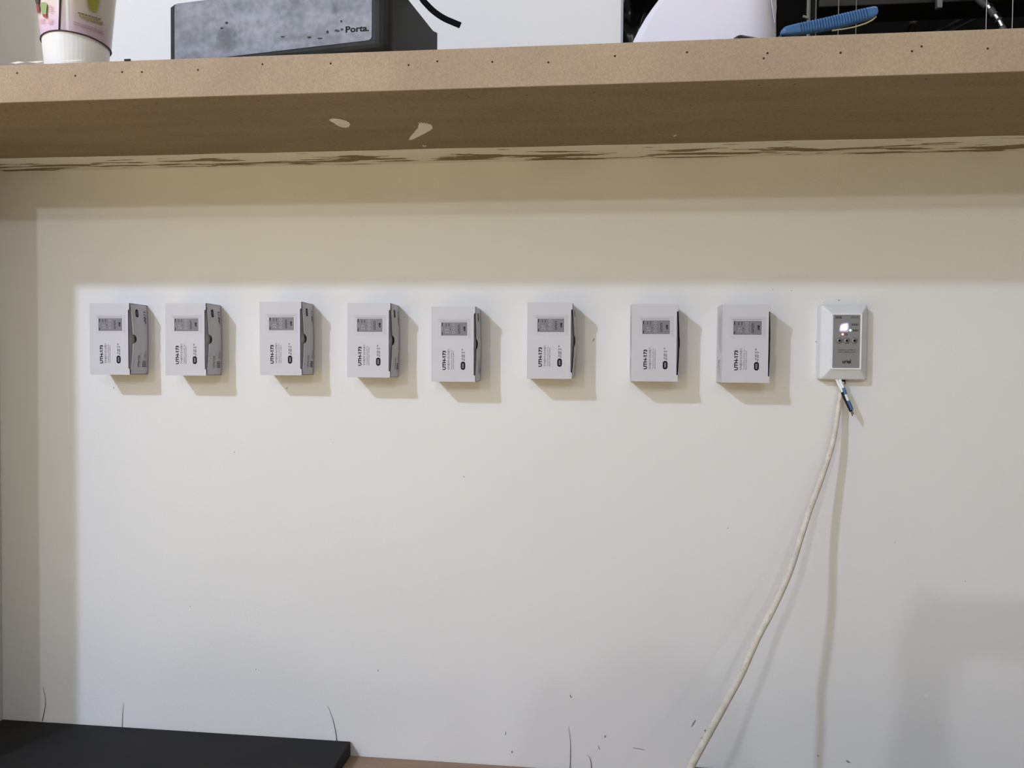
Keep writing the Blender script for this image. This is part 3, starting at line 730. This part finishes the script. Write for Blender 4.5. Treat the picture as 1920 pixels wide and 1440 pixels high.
# left end: where the front line passes pixel column 316
pL = pr.copy()
for i in range(2000):
    q = pr-dl*i*0.0005
    v = q-CAM; xx = 960+FPX*v.dot(RGT)/v.dot(FWD)
    if xx < 317: pL = q; break
LEN = (pr-pL).length
print('case', LEN, 'overhang', -SY-pr.y, pl0.y+SY, dl)
sp_ = [ray_plane(x, y, pr, dl)-pr for x, y in ((820, 90), (820, 62), (776, 0))]
prof = [(p.dot(bk), p.z) for p in sp_]
dB, hB = prof[1]; dM, hM = prof[2]
HC = max(0.06, ray_plane(322, 5, pr, bk).z-ZT)
print('HC', HC)
dT = dM+(HC-hM)*(dM-dB)/(hM-hB)
dT = max(min(dT, dB*0.9), 0.02)
print('case profile', prof, dT)
def case_prof(f):
    pts = [(f+RC-RC*math.sin(a), RC-RC*math.cos(a)) for a in [math.radians(90*i/6) for i in range(7)]]
    pts += [(f, HC-0.006), (f+0.006, HC), (max(f+0.008, dT), HC), (dB, hB), (dB, 0.0)]
    return pts
tb = thing('tool_case', pL, 'scuffed charcoal tool case, its lettered front coloured lit grey, on the shelf', 'case')
b = MB(); rings = []
st = [(0.0, RC*0.22), (RC*0.10, RC*0.10), (RC*0.25, RC*0.02), (RC*0.5, 0)] + [(LEN*t, 0) for t in (0.3, 0.6, 0.85)] + [(LEN-RC, 0), (LEN-RC*0.7, RC*0.05), (LEN-RC*0.4, RC*0.2), (LEN-RC*0.15, RC*0.45), (LEN-RC*0.03, RC*0.75), (LEN, RC)]
for s_, f in st:
    rings.append([dl*s_+bk*d_+Vector((0, 0, h_)) for d_, h_ in case_prof(f)])
loft(b, rings)
M_case = mat('charcoal_plastic', (0.026, 0.026, 0.025), 0.55, noise=0.3, nscale=30, spec=0.2)
M_plate = mat('scuffed_lit_front', (0.27, 0.275, 0.305), 0.5, nscale=34, stretch=(0.6, 1, 1.6), col2=(0.155, 0.16, 0.18), fine=0.22, fscale=120, bump=0.2, bscale=60, spec=0.3)  # scuffs are wear; the brightness of the lamp-facing side is put into the grey
b.build('case_body', M_case, tb)
b = MB()
def fp_(s_, h_, lift=0.0006): return dl*s_+bk*(-lift)+Vector((0, 0, h_))
s0, s1, h0, h1 = 0.0105, LEN-RC-0.003, RC*0.95, HC-0.004
n_ = 12; out = []
for cx_, cz_, a0 in [(s1-0.006, h1-0.006, 0), (s0+0.004, h1-0.004, 90), (s0+0.004, h0+0.004, 180), (s1-0.006, h0+0.006, 270)]:
    for i in range(7):
        a = math.radians(a0+90*i/6); r_ = 0.005
        out.append((cx_+r_*math.cos(a), cz_+r_*math.sin(a)))
loft(b, [[fp_(x, z, 0.0) for x, z in out], [fp_(x, z, 0.0008) for x, z in out]])
fpn = b.build('lit_front', M_plate, tb)
def stain(m_, px, py, rx, ry, col_, amt):
    nt = m_.node_tree; L = nt.links.new; bs = nt.nodes['Principled BSDF']; old = bs.inputs['Base Color'].links[0].from_socket
    c_ = ray_plane(px, py, pr-bk*0.001, bk)-pL
    tc = nt.nodes.new('ShaderNodeTexCoord'); mp = nt.nodes.new('ShaderNodeMapping'); mp.vector_type = 'TEXTURE'
    mp.inputs['Location'].default_value = c_; mp.inputs['Scale'].default_value = (rx*0.00065, 0.05, ry*0.00065); L(tc.outputs['Object'], mp.inputs[0])
    ln = nt.nodes.new('ShaderNodeVectorMath'); ln.operation = 'LENGTH'; L(mp.outputs[0], ln.inputs[0])
    nz = nt.nodes.new('ShaderNodeTexNoise'); nz.inputs['Scale'].default_value = 130; nz.inputs['Detail'].default_value = 6; L(tc.outputs['Object'], nz.inputs['Vector'])
    ad = nt.nodes.new('ShaderNodeMath'); ad.operation = 'MULTIPLY_ADD'; L(nz.outputs['Fac'], ad.inputs[0]); ad.inputs[1].default_value = 1.6; L(ln.outputs['Value'], ad.inputs[2])
    mr = nt.nodes.new('ShaderNodeMapRange'); mr.inputs[1].default_value = 1.1; mr.inputs[2].default_value = 1.9; mr.inputs[3].default_value = amt; mr.inputs[4].default_value = 0; L(ad.outputs[0], mr.inputs[0])
    mx = nt.nodes.new('ShaderNodeMix'); mx.data_type = 'RGBA'; L(mr.outputs[0], mx.inputs['Factor']); L(old, mx.inputs['A']); mx.inputs['B'].default_value = (*col_, 1)
    L(mx.outputs['Result'], bs.inputs['Base Color'])
stain(M_plate, 426, 66, 26, 24, (0.085, 0.088, 0.085), 0.8)
stain(M_plate, 420, 84, 40, 16, (0.10, 0.10, 0.10), 0.6)
stain(M_plate, 628, 16, 9, 14, (0.08, 0.08, 0.09), 0.7)
stain(M_plate, 556, 2, 20, 10, (0.09, 0.09, 0.10), 0.7)
stain(M_plate, 560, 70, 60, 8, (0.12, 0.12, 0.13), 0.6)
stain(M_plate, 480, 30, 70, 14, (0.34, 0.35, 0.39), 0.5)
def onface(px, py, lift=0.0010):
    q = ray_plane(px, py, pr-bk*lift, bk); return q-pL
b = MB(); put_text(b, 'Porta.', lambda s_, t: onface(648+44*s_, 61.5-3.2*s_-12*t), 0, 0.03)
for x, y in ((630, 57), (634, 58), (641, 55)):
    b.poly([onface(x-2.5, y+2.5), onface(x+2.5, y+2.2), onface(x+2.5, y-2), onface(x-2.5, y-1.7)], 1)
tag(b.build('lettering', [mat('case_lettering', (0.012, 0.012, 0.016), 0.7, spec=0.1), mat('worn_lettering', (0.075, 0.075, 0.085), 0.7, spec=0.1)], fpn), kind='stuff')
b = MB()
for cx_, cy_, rx, ry in ((425, 43, 3, 2.5), (416, 53, 3, 2), (600, 72, 5, 1.5), (530, 69, 4, 1.5), (640, 40, 2, 2.5), (580, 70, 4, 2), (614, 60, 2.5, 3)):
    pts = []
    for i in range(18):
        a = 2*math.pi*i/18; k_ = 1+0.08*math.sin(3*a+cx_)+0.05*math.sin(5*a+cy_)+0.03*random.uniform(-1, 1)
        pts.append(onface(cx_+rx*math.cos(a)*k_, cy_+ry*math.sin(a)*k_, 0.00095+0.00001*random.random()))
    b.poly(pts, 0 if rx > 10 else 1)
tag(b.build('grime_smudges', [mat('grime', (0.26, 0.265, 0.295), 0.5, noise=0.3, nscale=90), mat('dark_grime', (0.045, 0.045, 0.05), 0.7, spec=0.1)], fpn), kind='stuff')
b = MB()
sa = ray_plane(774, -6, pr, dl); ys = sa.y-0.004
q0s = ray_plane(762, -14, pr, dl)-dl*0.006
P_ = spline([q0s]+[on_y(x, y, ys) for x, y in ((781, -13), (796, 4), (813, 21), (832, 34), (851, 42.5), (863, 47.5))], 6)
P_ = [p-pL for p in P_]; n = len(P_)
rings = []
for i, p in enumerate(P_):
    t = (P_[min(i+1, n-1)]-P_[max(i-1, 0)]).normalized(); up = Vector((0, 1, 0)); up = (up-t*up.dot(t)).normalized(); sd = t.cross(up)
    hw_ = 0.0038; ht = 0.0012
    rings.append([p+sd*hw_*c+up*ht*d_ for c, d_ in ((-1, -0.6), (-0.8, -1), (0.8, -1), (1, -0.6), (1, 0.6), (0.8, 1), (-0.8, 1), (-1, 0.6))])
loft(b, rings); b.build('strap', mat('black_webbing', (0.004, 0.004, 0.005), 0.8, bump=0.3, bscale=600, spec=0.08), tb)

# curled white sheet
ys = -SY+0.075
rows = [(-75, 1318), (-60, 1300), (-45, 1279), (-30, 1261), (-15, 1247), (0, 1235), (18, 1221.5), (35, 1210), (58, 1197), (78, 1187), (95, 1180)]
S0 = on_y(1330, 60, ys)
ws = thing('plastic_sheet', (S0.x, ys, ZT), 'curled white plastic sheet standing on the shelf behind the blue pliers', 'sheet')
vs = []; fs = []; NC = 30
for py, xl in rows:
    for j in range(NC+9):
        if j <= NC:
            px = xl+(1470-xl)*(1-(1-j/NC)**1.5)
            p = on_y(px, py, ys)
            rr = 0.045
            x45 = on_y(1470, py, ys).x-rr
            dy = 0.0
            if p.x > x45: dy = rr-math.sqrt(max(0, rr*rr-(p.x-x45)**2))
            q = Vector((p.x, ys+dy-0.004*math.sin(math.pi*j/NC), p.z))
        else:
            a = math.radians((j-NC)*18)
            q = Vector((x45+rr*math.cos(a), ys+rr+rr*math.sin(a), p.z))
        if py == 95: q.z = ZT+0.0006
        vs.append(q-ws.location)
W_ = NC+9
for i in range(len(rows)-1):
    for j in range(W_-1):
        a = i*W_+j; fs.append((a, a+W_, a+W_+1, a+1))
M_sheet = mat('white_plastic_sheet', (0.76, 0.74, 0.82), 0.4)
o = obj('curled_panel', vs, fs, M_sheet, ws, smooth=True)
so = o.modifiers.new('thick', 'SOLIDIFY'); so.thickness = 0.001
def on_sheet(px, py, lift=0.0045):
    p_ = on_y(px, py, ys); rr_ = 0.045; x4 = on_y(1470, py, ys).x-rr_
    dy_ = rr_-math.sqrt(max(0, rr_*rr_-max(0, p_.x-x4)**2))
    return Vector((p_.x, ys+dy_-lift-0.001, p_.z))-ws.location
b = MB(); b.poly([on_sheet(*q) for q in ((1446, -40), (1450, 0), (1458.5, 32), (1464.5, 0), (1463, -40))])
fo = b.build('folded_corner', M_sheet, ws)
so = fo.modifiers.new('thick', 'SOLIDIFY'); so.thickness = 0.0006

# blue-gripped pliers
yp = -SY+0.016
pz = on_y(1470, 62, yp)
pl = thing('pliers', (pz.x, yp, ZT), 'pliers with blue ribbed grips lying on the shelf edge', 'pliers')
M_blue = mat('blue_vinyl_grip', (0.045, 0.135, 0.31), 0.42, noise=0.25, nscale=40)
def grip(cl, name, m_, dep=0.0052, ribs=True, x_off=None):
    """cl: (point, half height) list; section is a rounded slab"""
    pts = spline([c for c, _ in cl], 90); n = len(pts); hs = []
    k_ = (len(cl)-1)
    for i in range(n):
        f = i/(n-1)*k_; a = min(int(f), k_-1); hs.append(cl[a][1]+(cl[a+1][1]-cl[a][1])*(f-a))
    L = [0]
    for i in range(1, n): L.append(L[-1]+(pts[i]-pts[i-1]).length)
    rings = []
    for i, p in enumerate(pts):
        t = (pts[min(i+1, n-1)]-pts[max(i-1, 0)]).normalized(); dn = Vector((0, 1, 0)); dn = (dn-t*dn.dot(t)).normalized(); up = dn.cross(t)
        fr = L[i]/L[-1]; rib = 1.0
        if ribs and 0.20 < fr < 0.90:
            rib = 1.0-(0.34 if ((fr-0.20)/0.70*25) % 1.0 < 0.38 else 0.0)
        h_ = hs[i]; d_ = min(dep, h_*1.2)*rib
        rings.append([p+up*h_*(0.88+0.12*rib)*math.copysign(abs(math.sin(a))**0.6, math.sin(a))+dn*d_*math.copysign(abs(math.cos(a))**0.6, math.cos(a)) for a in [2*math.pi*q/16 for q in range(16)]])
    b = MB(); loft(b, rings); return b.build(name, m_, pl, smooth=False)
mpp = 1/(FPX/((on_y(1560, 45, yp)-CAM).dot(FWD)))
cl = [(on_y(1463.5, 64, yp), 2.0), (on_y(1474, 59.5, yp), 8.5), (on_y(1500, 54.5, yp), 10.5), (on_y(1540, 47.5, yp), 11.8), (on_y(1580, 38.5, yp), 12.3), (on_y(1615, 29.5, yp), 11.5), (on_y(1638, 23, yp), 9.5), (on_y(1645, 21.5, yp), 4)]
grip([(c-pl.location, h_*mpp) for c, h_ in cl], 'grip', M_blue)
q0 = on_y(1463, 64, yp)
low = [(Vector((q0.x, yp+0.006, ZT+0.006)), 0.004), (Vector((q0.x+0.025, yp+0.022, ZT+0.0075)), 0.007), (Vector((q0.x+0.06, yp+0.040, ZT+0.0078)), 0.0073), (Vector((q0.x+0.11, yp+0.058, ZT+0.0076)), 0.007), (Vector((q0.x+0.118, yp+0.060, ZT+0.0070)), 0.003)]
grip([(c-pl.location, h_) for c, h_ in low], 'grip', M_blue)
M_steel = mat('blackened_steel', (0.03, 0.028, 0.028), 0.35, metal=0.6)
jl = [(Vector((q0.x+0.006, yp+0.006, ZT+0.0050)), 0.0042), (Vector((q0.x-0.014, yp+0.008, ZT+0.0042)), 0.0038), (Vector((q0.x-0.031, yp+0.008, ZT+0.0058)), 0.0050), (Vector((q0.x-0.044, yp+0.008, ZT+0.0080)), 0.0052), (Vector((q0.x-0.052, yp+0.008, ZT+0.0065)), 0.0025)]
grip([(c-pl.location, h_) for c, h_ in jl], 'jaw', M_steel, dep=0.005, ribs=False)
b = MB(); b.tube([on_y(x, y, yp-0.001)-pl.location for x, y in ((1560, 57.5), (1585, 54), (1604, 50.2), (1624, 43.5), (1636, 37.5), (1643, 31))], 0.0008, 6); b.build('grip_seam', mat('beige_edge', (0.42, 0.38, 0.22), 0.5), pl)

# red marker behind the edge
ym = -SY+0.05
b0 = on_y(1618, 58, ym); b1 = on_y(1674, 56, ym); zz = ZT+0.006
mkp = thing('marker_pen', (b0.x, ym, zz), 'dull red marker pen with a pale band lying on the shelf', 'pen')
b = MB(); b.tube([Vector((0, 0, 0)), Vector((b1.x-b0.x, 0.004, 0))], 0.0055, 12); b.build('barrel', mat('dull_red_barrel', (0.16, 0.05, 0.05), 0.5), mkp)
b = MB(); t_ = (1651-1618)/(1674-1618); b.tube([Vector(((b1.x-b0.x)*(t_-0.03), 0.004*t_, 0)), Vector(((b1.x-b0.x)*(t_+0.06), 0.004*t_, 0))], 0.0060, 12); b.build('band', M_wwhite, mkp)

# ------------------------------------------------------------------ dark service space beyond the opening
# wrinkled black film
yf = 0.42
F0 = on_y(1150, 120, yf); F1 = on_y(1300, -60, yf)
vs = []; fs = []; NX, NZ = 36, 150
rnd = random.Random(3)
ph = [(rnd.uniform(0, 6.28), rnd.uniform(-26, 26), rnd.uniform(-22, 22), rnd.uniform(0.010, 0.026)) for _ in range(12)]
for i in range(NZ+1):
    for j in range(NX+1):
        x = F0.x+(F1.x-F0.x)*j/NX; z = F0.z+(4.599-F0.z)*i/NZ
        d_ = sum((abs(math.sin(p0+kx*(x-F0.x)+kz_*(z-F0.z)))**0.7)*a_ for p0, kx, kz_, a_ in ph)
        vs.append((x, yf+d_*1.2, z))
for i in range(NZ):
    for j in range(NX):
        a = i*(NX+1)+j; fs.append((a, a+1, a+NX+2, a+NX+1))
fo = obj('plastic_film', vs, fs, mat('glossy_black_film', (0.012, 0.012, 0.013), 0.26), smooth=True)
so = fo.modifiers.new('thick', 'SOLIDIFY'); so.thickness = 0.0008
tag(fo, 'wrinkled glossy black plastic film hanging behind the end of the upper wall', 'film')
M_rod = mat('galvanised_rod', (0.30, 0.30, 0.29), 0.4, metal=0.3)
M_dim = mat('dim_grey_metal', (0.10, 0.10, 0.10), 0.5)
M_dpipe = mat('dark_pipe', (0.035, 0.035, 0.036), 0.5)
for px, yb_, yy_, w_, lab in ((1572, 27, 1.1, 1.6, 'thin pale hanger rod above the middle of the blue grip'), (1604.5, 62, 1.3, 1.5, 'thin pale hanger rod dropping behind the blue grip to the shelf edge'), (1848.5, 60, 1.2, 1.5, 'thin pale hanger rod beside the shiny pipe elbow'), (1897.5, 60, 1.4, 1.6, 'dim hanger rod beyond the shiny pipe elbow')):
    p = on_y(px, yb_, yy_); p.z -= 0.6; r_ = w_*0.5*(yy_+1.2)/FPX
    b = MB(); b.tube([p, Vector((p.x, p.y, 4.599))], r_, 8); tag(b.build('hanger_rod', M_rod), lab, 'rod', 'hanger rods in the dark ceiling space')
p0 = on_y(1516.5, 70, 1.0); p1 = on_y(1530, 70, 1.0); p0.z -= 0.6
b = MB(); wd = p1.x-p0.x
b.box(p0.x, p0.x+0.003, 1.0, 1.05, p0.z, 4.599); b.box(p0.x+0.003, p1.x, 1.047, 1.05, p0.z, 4.599); b.box(p1.x-0.003, p1.x, 1.0, 1.047, p0.z, 4.599)
stud = thing('metal_stud', (0, 0, 0), 'grey metal stud hanging in the dark ceiling space behind the pliers', 'stud'); b.build('channel', M_dim, stud)
b = MB(); b.tube([on_y(1514, 70, 0.99)+Vector((0, 0, -0.5)), on_y(1514, 70, 0.99), on_y(1514.5, 20, 0.99), on_y(1516.5, -40, 0.99)], 0.004, 8); b.build('edge_cord', M_rod, stud)
b = MB(); b.tube([on_y(1505, 30.5, 0.985), on_y(1512, 33, 0.985), on_y(1516, 33.5, 0.985)], 0.004, 8); b.build('clip', M_rod, stud)
a = on_y(1535, 13, 1.7); c = on_y(1535, -30, 1.7)
b = MB(); b.box(a.x, 3.38, 1.7, 1.85, a.z, c.z); tag(bevel(b.build('steel_beam', M_dpipe), 0.004), 'black horizontal beam across the dark ceiling space', 'beam')
p0 = on_y(1757.5, 14, 1.6); p1 = on_y(1767.5, 14, 1.6)
hb = MB(); hb.box(p0.x, p1.x, 1.6, 1.62, p0.z, p0.z+0.35); tag(bevel(hb.build('hanger_bracket', mat('bracket_grey', (0.30, 0.29, 0.31), 0.5)), 0.002), 'short grey hanger bracket in front of the black beam', 'bracket')
def pipe(pts, yy_, wpx, m_, name, lab, cat, rib=0):
    P_ = spline([on_y(x, y, yy_+dy) for x, y, dy in pts], 12)
    if name == 'flexible_duct':
        q = P_[-1]; P_ += [Vector((q.x+0.10, q.y, q.z+0.25)), Vector((q.x+0.13, q.y, q.z+0.6)), Vector((q.x+0.13, q.y, 4.599))]
    if name == 'conduit':
        q = P_[-1]; P_ = [P_[0]+(P_[0]-P_[1]).normalized()*0.9]+P_+[Vector((q.x+0.08, q.y, q.z+0.06)), Vector((q.x+0.11, q.y, q.z+0.15)), Vector((q.x+0.11, q.y, 4.599))]
    n = len(P_); r_ = wpx*0.5*(yy_+1.2)/FPX
    b = MB(); b.tube(P_, [r_*(1+rib*(0.5*math.sin(i*1.6))) for i in range(n)], 12); return tag(b.build(name, m_, smooth=True), lab, cat)
pipe([(1702, 75, 0), (1708, 55, 0), (1716, 33, 0), (1729, 14, 0), (1745, -10, 0)], 2.0, 13, mat('grey_duct', (0.13, 0.13, 0.13), 0.5), 'flexible_duct', 'dull grey flexible duct bending up in the dark ceiling space', 'duct', 0.08)
pipe([(1740, 68, 0), (1790, 42, 0), (1830, 21, 0), (1870, 0, 0), (1900, -16, 0)], 2.2, 7, M_dpipe, 'conduit', 'dark diagonal conduit running up to the shiny pipe elbow', 'conduit')
pipe([(1760, 70, 0.05), (1805, 47, 0.05), (1845, 27, 0.05), (1900, 0, 0.05)], 2.3, 6, M_dpipe, 'conduit', 'lower dark diagonal conduit beside the shiny pipe elbow', 'conduit')
el = thing('pipe_elbow', (0, 0, 0), 'shiny metal pipe elbow with bright collars in the dark ceiling space', 'pipe')
M_chrome = mat('bright_metal', (0.75, 0.77, 0.80), 0.22, metal=1.0)
def seg(pts, w_, m_, nm):
    P_ = spline([on_y(x, y, 1.6) for x, y in pts], 8)
    if nm == 'pipe':
        q = P_[0]; e_ = P_[-1]; P_ = [Vector((q.x-0.05, q.y, 4.599)), Vector((q.x-0.05, q.y, q.z+0.12)), Vector((q.x-0.03, q.y, q.z+0.04))]+P_+[Vector((e_.x+0.03, e_.y, e_.z-0.15)), Vector((e_.x+0.03, e_.y, e_.z-0.9))]
    b = MB(); b.tube(P_, w_*0.5*2.8/FPX, 14); return b.build(nm, m_, el, smooth=True)
seg([(1838, 2), (1853, 14), (1862, 25), (1872, 38), (1880, 56), (1886, 76)], 12, M_dim, 'pipe')
seg([(1851, 11), (1855, 17)], 14, M_chrome, 'collar'); seg([(1864, 28), (1870, 36)], 14, M_chrome, 'collar'); seg([(1872.5, 39), (1878, 50)], 14, M_chrome, 'collar')

lamp('service_fill', (0.75, -0.1, 3.3), 26, 0.06, (1.0, 0.97, 0.92))  # added fill light, no known source; brightens the film and rods

# ------------------------------------------------------------------ the person taking the picture
def skin_mesh(name, nodes, edges, m_, parent, sub=2, root=0):
    me = bpy.data.meshes.new(name); me.from_pydata([n_[0] for n_ in nodes], edges, []); o = bpy.data.objects.new(name, me); link(o, parent)
    me.materials.append(m_)
    sk = o.modifiers.new('skin', 'SKIN')
    for i, n_ in enumerate(nodes):
        r_ = n_[1]; r_ = r_ if isinstance(r_, tuple) else (r_, r_)
        me.skin_vertices[0].data[i].radius = r_
        me.skin_vertices[0].data[i].use_root = (i == root)
    ss = o.modifiers.new('sub', 'SUBSURF'); ss.levels = sub; ss.render_levels = sub
    return o
py0 = -1.78
per = thing('person', (0.03, py0, 0), 'person standing back from the worktop holding up a phone with both hands', 'person')
M_skin = mat('skin', (0.52, 0.34, 0.25), 0.5); M_cloth = mat('dark_jacket', (0.05, 0.055, 0.07), 0.8); M_hairp = mat('black_hair', (0.01, 0.01, 0.01), 0.5); M_trous = mat('grey_trousers', (0.09, 0.09, 0.09), 0.85)
ph_y = -1.225-py0      # phone plane, relative to the person
N_ = []; E_ = []
def nd(p, r_): N_.append((p, r_)); return len(N_)-1
def ch(*ids):
    for a, b_ in zip(ids, ids[1:]): E_.append((a, b_))
pel = nd((0, 0, 0.94), (0.15, 0.11)); wst = nd((0, 0, 1.12), (0.135, 0.10)); cst = nd((0, 0, 1.30), (0.165, 0.115)); nk0 = nd((0, 0.01, 1.44), (0.075, 0.07)); nk = nd((0, 0.02, 1.50), (0.052, 0.055)); jaw = nd((0, 0.045, 1.57), (0.062, 0.075)); hd = nd((0, 0.035, 1.65), (0.076, 0.095)); tp = nd((0, 0.025, 1.72), (0.055, 0.07))
ch(pel, wst, cst, nk0, nk, jaw, hd, tp)
nz1 = nd((0, 0.128, 1.615), 0.012); nz2 = nd((0, 0.140, 1.600), 0.011); ch(hd, nz1, nz2)
for sx in (-1, 1):
    e1 = nd((sx*0.082, 0.020, 1.615), (0.012, 0.020)); ch(hd, e1)
for sx in (-1, 1):
    hip = nd((sx*0.095, 0, 0.88), 0.092); kn = nd((sx*0.11, 0.02, 0.49), 0.058); cf = nd((sx*0.112, -0.005, 0.34), 0.056); an = nd((sx*0.115, -0.02, 0.09), 0.040); ft = nd((sx*0.125, 0.09, 0.042), (0.042, 0.036)); to = nd((sx*0.13, 0.17, 0.034), (0.036, 0.030)); ch(pel, hip, kn, cf, an, ft, to)
    shd = nd((sx*0.185, 0.0, 1.40), 0.062); elb = nd((sx*0.245, 0.20, 1.20), 0.046); fa = nd((sx*0.205, 0.33, 1.29), 0.042); wr = nd((sx*0.128, ph_y-0.075, 1.375), (0.028, 0.022)); pm = nd((sx*0.108, ph_y-0.040, 1.415), (0.036, 0.020)); kk = nd((sx*0.098, ph_y-0.020, 1.445), (0.036, 0.016)); ch(cst, shd, elb, fa, wr, pm, kk)
    fz = [1.478, 1.462, 1.445, 1.430]
    for q in range(4):
        f1 = nd((sx*(0.100), ph_y-0.004, fz[q]-0.004), 0.0095); f2 = nd((sx*(0.094), ph_y+0.016, fz[q]), 0.009); f3 = nd((sx*(0.074-0.004*q), ph_y+0.019, fz[q]), 0.0078); ch(kk, f1, f2, f3)
    t1 = nd((sx*0.096, ph_y-0.032, 1.415), 0.012); t2 = nd((sx*0.078, ph_y-0.024, 1.432), 0.010); t3 = nd((sx*0.062, ph_y-0.014, 1.440), 0.0085); ch(pm, t1, t2, t3)
body = skin_mesh('body', N_, E_, M_cloth, per, 2, pel)
nt = M_cloth.node_tree; bs_ = nt.nodes['Principled BSDF']
tc2 = nt.nodes.new('ShaderNodeTexCoord'); sp2 = nt.nodes.new('ShaderNodeSeparateXYZ'); nt.links.new(tc2.outputs['Object'], sp2.inputs[0])
def gate(sock, thr, op):
    g_ = nt.nodes.new('ShaderNodeMath'); g_.operation = op; nt.links.new(sock, g_.inputs[0]); g_.inputs[1].default_value = thr; return g_.outputs[0]
def over(prev, fac, c_):
    mx_ = nt.nodes.new('ShaderNodeMix'); mx_.data_type = 'RGBA'; nt.links.new(fac, mx_.inputs['Factor']); nt.links.new(prev, mx_.inputs['A']); mx_.inputs['B'].default_value = (*c_, 1); return mx_.outputs['Result']
cc_ = bs_.inputs['Base Color'].links[0].from_socket
cc_ = over(cc_, gate(sp2.outputs['Z'], 0.96, 'LESS_THAN'), (0.09, 0.09, 0.09))
cc_ = over(cc_, gate(sp2.outputs['Z'], 0.085, 'LESS_THAN'), (0.03, 0.025, 0.02))
cc_ = over(cc_, gate(sp2.outputs['Z'], 1.485, 'GREATER_THAN'), (0.52, 0.34, 0.25))
cc_ = over(cc_, gate(sp2.outputs['Y'], ph_y-0.10, 'GREATER_THAN'), (0.52, 0.34, 0.25))
nt.links.new(cc_, bs_.inputs['Base Color'])
def head_blob(name, c, r3, m_, parent, cut=None):
    bm = bmesh.new(); bmesh.ops.create_uvsphere(bm, u_segments=24, v_segments=16, radius=1)
    for v in bm.verts: v.co = Vector((v.co.x*r3[0]+c[0], v.co.y*r3[1]+c[1], v.co.z*r3[2]+c[2]))
    if cut: bmesh.ops.bisect_plane(bm, geom=bm.verts[:]+bm.edges[:]+bm.faces[:], plane_co=cut[0], plane_no=cut[1], clear_inner=True)
    me = bpy.data.meshes.new(name); bm.to_mesh(me); bm.free(); me.materials.append(m_)
    for p in me.polygons: p.use_smooth = True
    return link(bpy.data.objects.new(name, me), parent)
for sx in (-1, 1): head_blob('eye', (sx*0.031, 0.119, 1.640), (0.012, 0.008, 0.007), M_hairp, per)
head_blob('mouth', (0, 0.116, 1.572), (0.022, 0.007, 0.005), mat('lips', (0.40, 0.17, 0.15), 0.5), per)
head_blob('hair', (0, 0.018, 1.665), (0.088, 0.108, 0.098), M_hairp, per, ((0, 0.06, 1.63), (0, -0.75, 0.66)))
ph_ = thing('phone', (0.03, -1.222, 1.447), 'black phone held up in landscape in front of the person', 'phone')
b = MB(); b.box(-0.080, 0.080, -0.0085, 0, -0.037, 0.037); bevel(b.build('phone_body', M_wblack, ph_), 0.003)
b = MB(); b.box(-0.076, 0.076, -0.0089, -0.0086, -0.0345, 0.0345); b.build('screen', mat('dark_screen', (0.02, 0.02, 0.022), 0.1), ph_)
